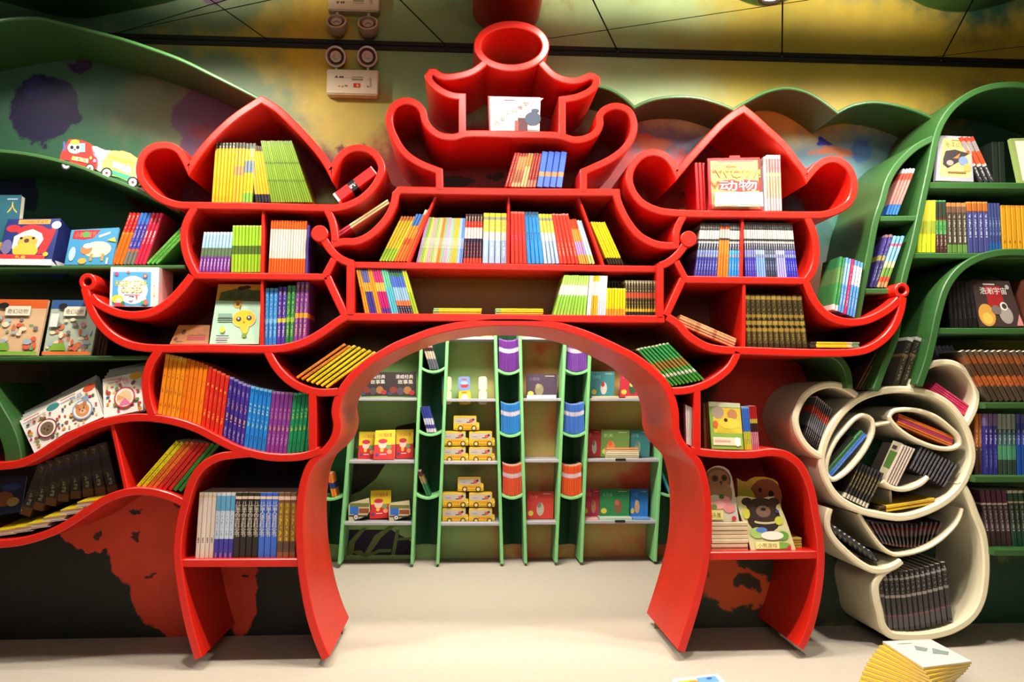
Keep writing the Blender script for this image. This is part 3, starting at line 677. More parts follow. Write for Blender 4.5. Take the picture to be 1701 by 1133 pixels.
row('hardbacks on the left eave shelf', [(438, 573), (508, 572)], [(3, BLU, 93, 'light blue hardback on left eave shelf'), (2, VIO, 95, 'violet hardback on left eave shelf'), (2, GRN, 97, 'green hardback on left eave shelf'), (3, MAU, 103, 'mauve hardback on left eave shelf')], (0, 4))
pic('picture_book', 'mint picture book with a yellow bulb headed figure on left eave shelf', ((363, 472), (434, 472.5), (430, 571.5), (348, 571.5)), (.03, .075), .010, (176, 214, 184),
    [('r', 0, .72, 1, .28, (226, 150, 40)), ('p', [(.06, .72), (.08, .86), (.4, .92), (.6, .94), (.8, .9), (1, .9), (1, .71)], (84, 96, 44)), ('e', .55, .93, .09, .035, (60, 44, 24)), ('e', .68, .95, .09, .03, (60, 44, 24)), ('t', '点点点', .2, .75, .7, .1, (52, 62, 30)), ('e', .5, .66, .10, .065, (196, 160, 60)), ('e', .5, .66, .04, .03, (120, 70, 40)), ('r', .55, .56, .02, .09, (120, 90, 30)),
     ('e', .66, .42, .26, .155, (250, 206, 160)), ('e', .66, .42, .235, .14, (232, 190, 40)), ('p', [(.55, .32), (.79, .32), (.76, .2), (.7, .14), (.64, .2)], (226, 190, 60)), ('e', .55, .41, .055, .04, (60, 66, 70)), ('e', .77, .43, .055, .04, (60, 66, 70)), ('e', .545, .42, .02, .015, WHT), ('e', .765, .44, .02, .015, WHT), ('e', .665, .36, .015, .02, (196, 110, 40)), ('e', .69, .14, .05, .035, (120, 150, 60)),
     ('r', .1, .48, .3, .018, (110, 150, 130)), ('r', .1, .45, .3, .018, (110, 150, 130)), ('r', .1, .405, .32, .022, (60, 80, 70)), ('r', .1, .375, .32, .022, (60, 80, 70)), ('e', .23, .23, .05, .05, (226, 210, 60)), ('r', .12, .12, .26, .018, (90, 90, 120)), ('r', .12, .08, .22, .014, (170, 120, 150)), ('r', .12, .05, .24, .014, (90, 90, 110))])
pic('picture_book', 'brown landscape picture book lying back in the left eave tip', ((297, 540), (349, 540), (346, 571.5), (282, 571.5)), (.04, .10), .010, (150, 88, 34),
    [('r', .4, .18, .5, .22, (140, 40, 36)), ('e', .25, .62, .06, .14, (70, 36, 20)), ('r', .12, .1, .18, .05, (70, 40, 20)), ('e', .1, .25, .05, .09, (96, 30, 24)), ('p', [(.4, .44), (.5, .5), (.6, .45), (.7, .52), (.9, .5), (.9, .44)], (120, 60, 24))])
# boxed set in the left eave
e = tag(empty('boxed_book_set', at(224, 510, .02)), 'white boxed book set with blue front sitting in the left upturned eave', 'box')
p0, p1 = at(184, 443.5, .02), at(262.5, 509.5, .02); o3 = e.location.copy()
box('box', (p0.x-o3.x, p1.x-o3.x, 0, .16, p1.z-o3.z, p0.z-o3.z), [M((240, 228, 222), .35)], e)
_u = lambda A: (lambda u, v, l: Vector((A[0].x+(A[1].x-A[0].x)*u, A[0].y-l, A[1].z+(A[0].z-A[1].z)*v))-o3)
print_mesh('box_print', [('r', .05, .01, .79, .87, (84, 168, 224)), ('e', .47, .42, .31, .36, (240, 246, 250)), ('t', 'RIGBY STAR', .11, .50, .66, .15, (40, 60, 90)), ('t', 'RIGBY STAR', .115, .51, .65, .15, (250, 220, 40)), ('t', 'GUIDED', .23, .34, .44, .14, (40, 60, 90)), ('t', 'GUIDED', .235, .35, .43, .14, (250, 220, 40)), ('r', .3, .285, .32, .02, (230, 140, 150)), ('r', .4, .235, .1, .025, (60, 60, 70)), ('e', .13, .82, .04, .05, (190, 80, 120)), ('e', .37, .87, .03, .03, (230, 110, 90)), ('e', .72, .78, .05, .06, (170, 90, 140)), ('e', .72, .78, .025, .03, (244, 200, 60)),
    ('e', .17, .18, .12, .11, (250, 214, 60)), ('e', .2, .14, .07, .08, (250, 214, 190)), ('p', [(.1, .01), (.13, .09), (.28, .09), (.33, .01)], (220, 60, 90)), ('e', .28, .08, .04, .05, (60, 130, 70)), ('e', .44, .19, .05, .05, (220, 236, 246)), ('e', .56, .24, .02, .05, (230, 110, 60)), ('e', .71, .2, .05, .06, (240, 240, 236)), ('e', .75, .11, .05, .07, (236, 120, 90)), ('e', .69, .1, .03, .05, (90, 170, 110)),
    ('t', 'B', .55, .92, .03, .05, (120, 120, 120)), ('r', .9, .3, .03, .06, (236, 220, 100)), ('r', .91, .5, .02, .05, (200, 150, 160))], _u((p0, p1)), e)
# rainbow row on the wave
OA = spine([(0, (244, 156, 34)), (.12, (240, 140, 24)), (.92, (250, 176, 60))], [(.08, .2, (120, 60, 30), .5), (.36, .46, (120, 70, 60), .6), (.62, .7, (110, 60, 40), .5), (.94, .99, (90, 50, 30), .5)])
OB = spine([(0, (240, 124, 20)), (.95, (236, 110, 24))], [(.1, .2, (206, 60, 20), .4), (.34, .5, (206, 60, 20), .4), (.6, .75, (206, 60, 20), .3), (.93, .98, (70, 30, 20), .6)])
RE = spine([(0, (218, 44, 30)), (.96, (226, 90, 70))], [(.2, .3, (250, 170, 60), .5), (.4, .6, (240, 110, 60), .4), (.66, .75, (250, 200, 90), .4)])
NV = spine([(0, (66, 46, 146)), (.96, (150, 140, 200))], [(.05, .2, (190, 190, 220), .45), (.3, .42, (240, 190, 70), .6), (.5, .66, (230, 160, 90), .4), (.75, .86, (190, 180, 210), .5)])
SK = spine([(0, (36, 130, 216)), (.96, (120, 190, 236))], [(.1, .22, (30, 60, 120), .4), (.34, .5, (190, 220, 160), .5), (.58, .72, (220, 226, 120), .5), (.88, .96, (20, 50, 100), .5)])
PP = spine([(0, (130, 58, 146)), (.96, (170, 120, 186))], [(.1, .3, (200, 150, 200), .3), (.36, .46, (236, 190, 60), .6), (.55, .72, (226, 150, 90), .4)])
TG = spine([(0, (26, 140, 90)), (.96, (90, 190, 150))], [(.06, .2, (20, 70, 50), .3), (.36, .46, (226, 200, 60), .6), (.56, .72, (180, 200, 80), .5), (.9, .96, (20, 60, 40), .5)])
WB = [(261, 687.5), (287, 693), (325, 705), (362, 724), (392, 739.5), (415, 746.5), (442, 752), (475, 754), (512, 750)]
row('rainbow row on the wavy shelf', WB, [(5, OA, 97, 'amber hardback at the left end of the rainbow row'), (5, OB, 98, 'orange hardback in the rainbow row on wavy shelf'), (5, RE, 99, 'red hardback in the rainbow row on wavy shelf'), (5, NV, 100, 'navy violet hardback in the rainbow row on wavy shelf'), (5, SK, 100, 'sky blue hardback in the rainbow row on wavy shelf'), (5, PP, 99, 'purple hardback in the rainbow row on wavy shelf'), (5, TG, 98, 'emerald green hardback at the right end of the rainbow row')], (10, 9), gap=.93)
SB = [(.05, .95, (60, 50, 30), .28)]
row('thin books leaning below the wavy shelf', [(224, 810.5), (303, 818)], [(2, spine([(0, (226, 206, 30))], SB), 72, 'yellow thin book leaning right below the wavy shelf'), (2, spine([(0, (222, 106, 40))], SB), 73, 'orange thin book leaning right below the wavy shelf'), (3, spine([(0, (206, 44, 36))], SB), 74, 'red thin book leaning right below the wavy shelf'), (2, spine([(0, (56, 124, 50))], SB), 74, 'green thin book leaning right below the wavy shelf')], (60, 58), gap=.9)
row('thin books in the left tray', [(489, 628), (546, 647)], [(2, spine([(0, (240, 140, 50))], SB), 55, 'orange thin book sloping in tray left of the arch'), (5, spine([(0, (244, 214, 30))], SB), 58, 'yellow thin book sloping in tray left of the arch')], (76, 78), gap=.88)
# left leg shelf
L1 = spine([(0, (232, 214, 200)), (.92, (222, 196, 160)), (.96, (236, 220, 206))], [(.24, .32, (90, 80, 70), .8)])
L2 = spine([(0, (70, 60, 160)), (.3, (190, 206, 222)), (.72, (96, 160, 200)), (.95, (206, 206, 210))], [(.32, .7, (90, 110, 140), .3), (.02, .09, (190, 110, 160), .9)])
L3 = spine([(0, (46, 42, 38)), (.9, (232, 206, 184)), (.945, (50, 46, 38))]); L4 = spine([(0, (64, 108, 206)), (.9, (236, 206, 180)), (.945, (58, 96, 200))])
L5 = spine([(0, (150, 96, 60)), (.1, (96, 70, 54)), (.26, (150, 110, 40)), (.84, (120, 80, 60)), (.89, (232, 200, 180)), (.945, (120, 84, 60))], [(.27, .84, (226, 200, 70), .55)])
row('encyclopaedias on the left leg shelf', [(323.5, 929), (490, 928.5)], [(4, L1, 105, 'cream hardback on shelf in left leg', .72), (4, L2, 105, 'pale blue hardback with violet foot on shelf in left leg', .78), (4, L3, 105, 'black children\'s space encyclopaedia on shelf in left leg', 1, ('儿童太空百科全书', .33, .87, (226, 214, 196), .86)), (3, L4, 105, 'royal blue children\'s body encyclopaedia on shelf in left leg', 1, ('儿童人体百科全书', .33, .87, (232, 226, 226), .86)), (3, L5, 105, 'brown and gold encyclopaedia on shelf in left leg', 1)], (4, 1), Y=.035)
# dark volumes and yellow magazines on the lower wave
DB = spine([(0, (96, 60, 30)), (.16, (40, 38, 36)), (.4, (60, 52, 46)), (.5, (44, 38, 34)), (.74, (60, 44, 66)), (.8, (56, 48, 42))], [(.2, .45, (150, 140, 120), .35), (.82, .97, (120, 100, 76), .3)])
for i in range(8):
    t = i/7; bx, by = 40+t*146, 856-t*34-(8*math.sin(t*math.pi)); tx, ty = 66+t*98, 776-t*36
    p = at(bx, by, .10); w = 17*sc(.10); L = math.hypot(tx-bx, by-ty)*sc(.10)
    put('book', book_mesh(round(w, 4), round(L, 3), .2, DB), nth('dark brown thick volume fanned above the yellow magazines', i, 8), 'dark volumes on the lower wave', (p.x, .10+.002*i, p.z), math.atan2(tx-bx, by-ty))
pic('picture_book', 'dark blue picture book at the left edge behind the yellow magazines', ((-12, 792), (44, 790), (34, 850), (-16, 858)), (.09, .14), .012, (26, 34, 60), [('e', .4, .4, .3, .2, (120, 70, 40)), ('e', .6, .7, .3, .1, (40, 60, 110)), ('e', .7, .3, .2, .12, (150, 120, 60))])
for i in range(6):
    a = -12+i*28; yy = (884, 879, 872, 861, 849, 836)[i]-1.5
    p0, p1 = at(a, yy, .035), at(a+37, yy-5, .035)
    o3 = Vector(((p0.x+p1.x)/2, .035, p0.z-.03)); e = tag(empty('magazine', o3), nth('pile of magazines with glossy yellow cover stepped along the lower wave', i, 6), 'magazine', 'yellow magazines on the lower wave')
    back = Vector((.012, .19, .022)); P = [p0, p1, p1+back, p0+back]
    nn = (P[1]-P[0]).cross(P[3]-P[0]).normalized()
    slab('cover', P, nn, 0, .0025, [M((240, 214, 30), .22)], e, o3)
    for k in range(3): slab('pages', [q-Vector((.004*k, 0, 0)) for q in P], nn, .003+k*.006, .0078+k*.006, [PAGES], e, o3, inset=.002)
    slab('back_cover', P, nn, .021, .023, [M((200, 200, 196), .4)], e, o3)
    print_mesh('cover_print', [('r', .1, .25, .8, .2, (190, 150, 30)), ('r', .3, .55, .5, .2, (210, 170, 40))], quadmap(*P, nn, o3), e)
# board books on the upper wave, each stack tilted back
def dots(seed, n, keep):
    r = random.Random(seed); out = []
    while len(out) < n:
        x, y = r.uniform(.06, .94), r.uniform(.06, .78)
        if (x-keep[0])**2+(y-keep[1])**2 < keep[2]**2: continue
        out.append(('e', x, y, r.uniform(.025, .055), r.uniform(.025, .05), r.choice([(196, 70, 40), (206, 150, 50), (110, 140, 60), (150, 90, 60), (190, 60, 80), (70, 90, 110), (226, 190, 70)])))
    return out
for lab, cor, tab, ring, face, txt, tcol, kx in (
    ('white board book titled animal babies, lowest of three on the upper wave', ((32.5, 699), (95, 668), (113, 716), (57, 753)), (60, 140, 140), (150, 36, 44), (120, 96, 72), '动物宝宝', (150, 50, 56), 0),
    ('white board book titled toys with a teddy, middle of three on the upper wave', ((94, 666.5), (155, 635.5), (172, 692), (111.5, 718)), (214, 84, 44), (140, 160, 190), (206, 140, 90), '玩具', (70, 110, 170), 1),
    ('white board book titled colours with a red ring, highest of three on the upper wave', ((170.5, 630), (235, 617), (238, 681), (172.5, 694.5)), (232, 180, 60), (206, 50, 50), (236, 196, 150), '颜色', (206, 60, 70), 2)):
    art = [('e', .86, .92, .17, .10, tab)]+dots(kx+3, 26, (.56, .42, .3))+[('e', .56, .40, .27, .27, ring), ('e', .56, .40, .235, .235, (236, 230, 222)), ('e', .56, .39, .18, .19, face)]
    if kx == 1: art += [('e', .72, .66, .08, .08, ring), ('e', .46, .54, .06, .06, (190, 120, 76)), ('e', .66, .54, .06, .06, (190, 120, 76)), ('e', .56, .34, .08, .06, (228, 180, 140)), ('e', .56, .36, .025, .02, (60, 40, 36)), ('e', .5, .44, .015, .02, BLK), ('e', .62, .44, .015, .02, BLK)]
    if kx == 2: art += [('p', [(.4, .2), (.56, .4), (.72, .2)], (226, 120, 160)), ('p', [(.38, .5), (.56, .4), (.36, .34)], (230, 160, 90))]
    if kx == 0: art += [('e', .5, .42, .02, .02, BLK), ('e', .62, .42, .02, .02, BLK), ('e', .56, .35, .03, .02, (60, 44, 36))]
    art += [('t', txt, .18 if kx == 0 else .34, .76, .5 if kx == 0 else .34, .11, tcol), ('r', .12, .9, .4, .03, (200, 130, 110))]
    e = pic('board_book', lab, cor, (.045, .10), .019, WHT, art, group='board books on the upper wave', extra=3, elabel='grey edged board book stacked behind the '+('animal babies', 'toys', 'colours')[kx]+' board book', ecover=(190, 192, 182), board=True, climb=.021)
# ------------------------------------------------------------------ left green case
def wheel(x, y, r, asp, rim=(232, 222, 222)): return [('e', x, y, r, r*asp, (40, 34, 36)), ('e', x, y, r*.72, r*.72*asp, rim), ('e', x, y, r*.25, r*.25*asp, (110, 60, 70))]
T1 = [(99, 264), (104, 248), (110, 240), (114, 232), (122, 231), (136, 233), (149, 238), (152, 246), (153, 256), (160, 262), (160, 273), (158, 281), (152, 283), (146, 280), (136, 276), (124, 272), (111, 270), (103, 267)]
cut('board_book', 'red truck shaped board book with a panda driver on the green wave shelf', T1, .06, .03, (214, 60, 40), (206, 44, 34), [('r', .1, .62, .06, .3, (60, 90, 150)), ('e', .42, .72, .20, .19, (236, 230, 220)), ('e', .42, .90, .13, .08, (240, 160, 50)), ('e', .34, .73, .05, .06, BLK), ('e', .50, .73, .05, .06, BLK), ('e', .42, .66, .03, .025, BLK), ('r', .58, .58, .12, .28, (120, 180, 210)), ('p', [(.33, .33), (.36, .45), (.8, .36), (.78, .23)], (226, 206, 150)), ('e', .4, .39, .06, .05, (140, 190, 80)), ('t', '熊猫', .5, .27, .24, .13, (90, 70, 60)), ('e', .86, .39, .035, .05, (250, 200, 80)), ('e', .96, .3, .04, .06, (150, 130, 190))]+wheel(.19, .17, .14, 1.15)+wheel(.84, .06, .13, 1.15))
T2 = [(153, 243), (160, 243), (168, 247), (176, 250), (183, 250), (186, 254), (176, 262), (172, 283), (166, 285), (160, 282), (161, 268), (156, 258)]
cut('board_book', 'white and lavender shaped board book between the red and green trucks', T2, .075, .02, (224, 216, 236), (228, 224, 240), [('r', .06, .5, .1, .3, (110, 130, 180)), ('r', .3, .3, .3, .5, (240, 240, 248)), ('r', .5, .05, .2, .5, (206, 196, 232))])
T3 = [(168, 284), (170, 270), (176, 260), (181, 252), (189, 250), (205, 252), (219, 259), (227, 262), (231, 268), (234, 290), (236, 307), (228, 309), (222, 306), (210, 300), (196, 294), (180, 291)]
cut('board_book', 'green truck shaped board book half hidden by the left onion roof', T3, .06, .03, (140, 190, 110), (150, 200, 90), [('p', [(.34, .93), (.5, 1), (.72, .92), (.88, .78), (.5, .84)], (236, 150, 90)), ('p', [(.2, .86), (.88, .66), (.86, .58), (.22, .78)], (240, 220, 60)), ('p', [(.26, .56), (.3, .7), (.74, .52), (.72, .32)], (240, 224, 224)), ('t', '垃圾车', .32, .44, .36, .16, (214, 60, 100)), ('p', [(.1, .4), (.12, .5), (.8, .24), (.8, .12)], (60, 150, 120)), ('r', .84, .2, .16, .5, (210, 232, 214))]+wheel(.14, .36, .14, 1.15, (206, 190, 196))+wheel(.78, .10, .14, 1.15, (206, 190, 196)))
pic('picture_book', 'tall teal picture book with yellow lettering at the left edge', ((-22, 324), (36, 324), (24, 440), (-30, 440)), (.10, .14), .03, (36, 92, 110), [('t', '人', .62, .74, .3, .16, (206, 170, 60)), ('r', .6, .93, .3, .02, (150, 170, 180)), ('e', .78, .45, .12, .07, (206, 70, 40)), ('r', .5, .2, .5, .12, (206, 160, 60))])
# santa hat boxed set
e = tag(empty('boxed_book_set', at(40, 440, .05)), 'blue boxed set with a hamster in a red santa hat on left green shelf', 'box')
o3 = e.location.copy(); A, B, C, Dd = at(-2, 431, .05), at(86, 433, .05), at(101, 363, .11), at(13, 364, .11); nn = (B-A).cross(Dd-A).normalized(); C = flat((101, 363), A, nn)
slab('box', [A, B, C, Dd], nn, 0, .15, [M((34, 44, 104), .3)], e, o3)
w0, w1 = at(-2, 440, .05), at(86, 431, .05); box('base', (w0.x-o3.x, w1.x-o3.x, -.004, .15, w0.z-o3.z, w1.z-o3.z), [M((226, 222, 228), .3)], e)
print_mesh('box_print', [('r', .22, .87, .6, .11, (226, 140, 60)), ('t', '小动物的圣诞节', .27, .89, .5, .07, (150, 60, 30)), ('e', .15, .76, .13, .09, (206, 30, 36)), ('p', [(.2, .7), (.34, .82), (.5, .86), (.68, .82), (.84, .72), (.92, .84), (.96, .72), (.9, .4), (.84, .16), (.7, .14), (.72, .5), (.3, .6)], (206, 30, 34)), ('e', .95, .84, .09, .09, (226, 220, 206)), ('p', [(.2, .28), (.2, .56), (.36, .68), (.52, .74), (.7, .64), (.76, .5), (.66, .22), (.6, .16), (.28, .14)], (230, 224, 206)), ('e', .47, .42, .19, .17, (196, 150, 60)), ('e', .46, .22, .24, .18, (206, 160, 50)), ('e', .45, .46, .05, .05, (70, 44, 26)), ('e', .34, .52, .03, .03, BLK), ('e', .57, .52, .03, .03, BLK), ('e', .1, .3, .1, .18, (96, 90, 130)), ('r', 0, .02, .86, .10, (214, 40, 36)), ('t', '礼盒', .3, .03, .2, .07, (250, 210, 60)), ('e', .86, .14, .05, .05, (240, 170, 40))], quadmap(A, B, C, Dd, nn, o3), e)
pic('picture_book', 'blue picture book with a white sheep and red banner on left green shelf', ((119, 382), (198, 378), (186, 440), (107, 440)), (.06, .10), .012, (46, 124, 168), [('p', [(.05, .74), (.06, .98), (.62, .96), (.5, .74), (.3, .7)], (150, 24, 34)), ('t', '小羊圣诞节', .1, .76, .44, .16, (190, 120, 100)), ('e', .33, .85, .08, .08, (70, 140, 60)), ('p', [(.6, .8), (.84, .9), (.84, .84), (.62, .74)], (190, 190, 160)), ('e', .62, .42, .3, .22, (206, 196, 160)), ('e', .4, .42, .12, .14, (176, 110, 60)), ('e', .42, .52, .1, .07, (214, 206, 180)), ('r', .5, .1, .06, .2, (150, 130, 60)), ('r', .74, .1, .06, .2, (150, 130, 60)), ('e', .12, .3, .07, .2, (150, 180, 190)), ('e', .36, .1, .09, .08, (214, 150, 50)), ('r', .86, .02, .04, .16, (200, 206, 206)), ('p', [(.8, .66), (.95, .74), (1, .6), (.9, .62)], (180, 160, 50))])
S1 = spine([(0, (226, 110, 30)), (.58, (240, 140, 40)), (.62, (206, 40, 36))], [(.1, .5, (150, 60, 30), .2), (.64, .95, (240, 200, 180), .35)]); S2_ = spine([(0, (110, 110, 100)), (.25, (206, 90, 60)), (.3, (66, 70, 160)), (.8, (60, 110, 190))], [(.35, .8, (226, 190, 200), .4)]); S3_ = spine([(0, (206, 40, 70)), (1, (206, 40, 70))], [(.4, .65, (240, 220, 220), .7), (.75, .9, (236, 200, 200), .4)])
row('leaning hardbacks on the left green shelf', [(184, 440), (241, 440)], [(3, S1, 85, 'orange hardback with red top leaning on left green shelf'), (3, S2_, 85, 'blue hardback with grey foot leaning on left green shelf'), (3, S3_, 85, 'crimson hardback leaning on left green shelf')], (26, 27), Y=.07)
row('thin green books on the left green shelf', [(241, 440), (263, 440)], [(3, spine([(0, (96, 170, 70))], SB), 62, 'light green thin book slanting against the red bulb on left green shelf')], (55, 55), Y=.07)
for lab, cor, c0, band_c, seed in (('glossy puzzle picture book with an orange cover at the far left on lower green shelf', ((-14, 497), (81, 498), (62, 590.5), (-30, 590.5)), (206, 170, 130), (206, 90, 30), 5), ('glossy puzzle picture book with a blue top band beside the left eave tip', ((88, 498.5), (168, 498.5), (151, 590.5), (71, 590.5)), (170, 180, 160), (44, 84, 140), 9)):
    r = random.Random(seed); art = [('r', 0, .84, 1, .16, band_c)]
    for i in range(34): art.append(('e', r.uniform(.08, .92), r.uniform(.08, .66), r.uniform(.03, .08), r.uniform(.025, .06), r.choice([(190, 110, 70), (206, 190, 160), (110, 150, 100), (180, 120, 140), (226, 206, 170), (150, 170, 180), (206, 90, 60), (120, 110, 110)])))
    art += [('r', .3, .70, .44, .17, (226, 214, 190)), ('t', '奇幻动物', .34, .73, .36, .09, (70, 50, 50)), ('e', .26, .88, .09, .05, BLK), ('p', [(.1, .08), (.2, .2), (.4, .22), (.5, .08)], (120, 160, 50)), ('r', 0, 0, 1, .06, (214, 110, 40) if seed == 9 else (120, 170, 60)), ('r', .05, .5, .16, .24, (214, 214, 206))]
    pic('picture_book', lab, cor, (.07, .115), .012, c0, art)
row('dark books behind the left eave tip', [(153, 591), (176, 591)], [(4, spine([(0, (56, 26, 22))]), 84, 'dark brown book partly hidden behind the left eave tip')], (10, 10), Y=.09)
# ------------------------------------------------------------------ middle compartments
pal = lambda c, g=(.3, .5, (120, 110, 110), .3): spine([(0, c), (.32, tuple(int(v*.6+90) for v in c)), (.55, c)], [g])
row('paperbacks at the left end of the middle shelf', [(629, 434.5), (678, 435)], [(5, spine([(0, (150, 190, 50)), (.28, (232, 200, 50)), (.9, (206, 120, 60))]), 76, 'yellow and green paperback leaning right at left end of middle shelf'), (3, spine([(0, (236, 120, 40)), (.35, (226, 90, 40)), (.48, (240, 150, 50)), (.75, (70, 120, 190))]), 80, 'orange paperback with blue top leaning at left end of middle shelf'), (2, spine([(0, (232, 100, 36)), (.9, (214, 200, 180))], [(.45, .6, (250, 180, 120), .5)]), 88, 'tall orange paperback leaning at left end of middle shelf')], (36, 37), Y=.045)
PT = [((190, 160, 210), 'lilac'), ((150, 196, 70), 'spring green'), ((232, 214, 120), 'pale yellow'), ((230, 170, 180), 'rose'), ((166, 200, 110), 'leaf green'), ((226, 206, 150), 'sand'), ((238, 140, 50), 'orange'), ((150, 190, 150), 'sage'), ((222, 160, 196), 'pink'), ((160, 206, 180), 'mint'), ((214, 190, 120), 'straw'), ((244, 190, 30), 'golden'), ((170, 200, 230), 'pale blue'), ((110, 150, 220), 'blue')]
row('pastel readers on the middle shelf', [(691, 436), (768, 437)], [(2, pal(c), 76, 'thin %s pastel reader on middle shelf' % n) for c, n in PT], (18, 5), Y=.045)
RWB = spine([(0, (206, 60, 36)), (.1, (40, 34, 60)), (.5, (230, 206, 196)), (.72, (206, 50, 36)), (.85, (60, 40, 40))], [(.1, .45, (220, 90, 50), .3), (.75, .95, (236, 200, 160), .4)])
SV = spine([(0, (150, 176, 206)), (.45, (196, 200, 190)), (.62, (220, 200, 70)), (.86, (150, 150, 120)), (.92, (226, 206, 40))], [(.1, .6, (240, 240, 240), .4), (.62, .85, (240, 230, 140), .4)], rough=.2)
row('mixed books on the middle shelf', [(769, 437), (800, 437)], [(6, RWB, 83, 'red white and black striped paperback left of the centre divider')], (4, 2), Y=.045)
row('mixed books on the middle shelf', [(801, 437), (842, 437.5)], [(4, SV, 85, 'silver and yellow glossy book left of the centre divider')], (2, 0), Y=.045)
RD = spine([(0, (222, 50, 36)), (.96, (236, 110, 90))], [(.42, .55, (130, 90, 190), .5)]); CB = spine([(0, (50, 140, 206)), (.94, (60, 90, 120))], [(.42, .6, (20, 40, 80), .6), (.9, .96, (20, 30, 50), .7)])
row('mixed books on the middle shelf', [(848, 437.5), (989, 439)], [(4, RD, 88, 'plain red book just right of the centre divider', 1.05), (4, CB, 88, 'cyan blue book right of the centre divider', 1.05), (4, SV, 84, 'silver and yellow glossy book right of the centre divider', 1), (5, spine([(0, (222, 54, 36)), (.97, (240, 140, 120))], [(.15, .5, (250, 150, 130), .4)], rough=.22), 85, 'glossy red book leaning left on middle shelf', 1), (4, spine([(0, (206, 150, 60)), (.2, (180, 140, 190)), (.5, (230, 140, 60)), (.78, (222, 70, 36))]), 76, 'orange and violet paperback leaning left on middle shelf', .6), (2, spine([(0, (190, 206, 120)), (.2, (190, 220, 234))]), 74, 'pale blue paperback at right end of middle shelf row', .8)], (0, -23), Y=.045)
row('yellow paperbacks at the right end of the middle shelf', [(1010, 439.5), (1037, 440)], [(6, spine([(0, (40, 36, 24)), (.15, (244, 200, 20)), (.88, (240, 196, 30))], [(.3, .9, (220, 160, 20), .3)]), 72, 'yellow paperback with black foot leaning left at right end of middle shelf')], (-30, -32), Y=.045)
mx = [(2, spine([(0, (240, 160, 30)), (.6, (244, 190, 60))]), 'amber'), (3, spine([(0, (70, 60, 150)), (.5, (240, 170, 60)), (.7, (110, 110, 170))]), 'violet and orange'), (2, spine([(0, (244, 150, 30))]), 'bright orange'), (4, spine([(0, (90, 50, 140)), (.12, (190, 30, 110)), (.5, (220, 180, 80)), (.7, (200, 50, 110))]), 'magenta'), (3, spine([(0, (90, 190, 210)), (.6, (110, 200, 160))]), 'turquoise'), (6, spine([(0, (50, 40, 60)), (.18, (232, 120, 70)), (.3, (150, 190, 220)), (.6, (80, 110, 200)), (.85, (60, 130, 90)), (.93, (40, 40, 60))], [(.02, .16, (230, 220, 230), .4)]), 'blue patterned'), (2, spine([(0, (160, 190, 40)), (.5, (206, 210, 60))]), 'lime')]
row('paperbacks at the left of the lower middle shelf', [(606, 521), (695, 522)], [(n, m, 73, '%s paperback leaning left on lower middle shelf' % nm, .85) for n, m, nm in mx], (-16, -21), Y=.03)
YF = spine([(0, (150, 190, 110)), (.12, (240, 200, 40)), (.9, (236, 190, 30))], [(.2, .9, (230, 170, 40), .3)])
stack('yellow books lying on the lower middle shelf', (720, 521.5), (800, 522), 10, [(3, YF, 'flat yellow book in the left of two low piles above the arch')])
stack('yellow books lying on the lower middle shelf', (823, 522), (902, 522.5), 10, [(3, YF, 'flat yellow book in the right of two low piles above the arch')])
LG = spine([(0, (142, 196, 70)), (.5, (226, 236, 206)), (.75, (170, 210, 100))], [(.45, .8, (246, 250, 240), .5)]); YW_ = spine([(0, (240, 170, 40)), (.5, (250, 236, 210)), (.85, (244, 190, 40))]); WB_ = spine([(0, (240, 216, 226)), (.4, (230, 234, 246)), (1, (240, 240, 244))], [(.4, .85, (110, 150, 220), .4)])
row('paperbacks at the right of the lower middle shelf', [(919, 523.5), (973, 524)], [(10, LG, 67, 'light green and white paperback on lower middle shelf')], (19, 6), Y=.03)
row('paperbacks at the right of the lower middle shelf', [(974, 524), (1006, 524.5)], [(2, spine([(0, (244, 240, 226))]), 67, 'plain white paperback on lower middle shelf'), (3, YW_, 67, 'orange and white paperback on lower middle shelf'), (4, WB_, 67, 'white paperback with blue dots on lower middle shelf')], (6, 4), Y=.03)
row('paperbacks at the right of the lower middle shelf', [(1006, 524.5), (1039, 525)], [(7, spine([(0, (232, 150, 40)), (.25, (248, 206, 20)), (.97, (240, 220, 120))]), 47, 'short bright yellow paperback on lower middle shelf')], (2, 1), Y=.03)
KY = spine([(0, (40, 36, 28)), (.12, (206, 170, 40)), (.2, (50, 44, 34)), (.5, (190, 80, 50)), (.66, (70, 60, 44)), (.92, (150, 140, 110))], [(.15, .5, (214, 180, 60), .5), (.66, .95, (226, 206, 150), .4)])
row('paperbacks at the right of the lower middle shelf', [(1039, 525), (1090, 525.5)], [(11, KY, 61, 'black and gold paperback against the post on lower middle shelf')], (0, 0), Y=.03)
row('taller dark paperbacks behind the yellow ones', [(1010, 524.5), (1040, 525)], [(6, KY, 60, 'black and gold paperback behind the short yellow ones on lower middle shelf')], (0, 0), Y=.21)
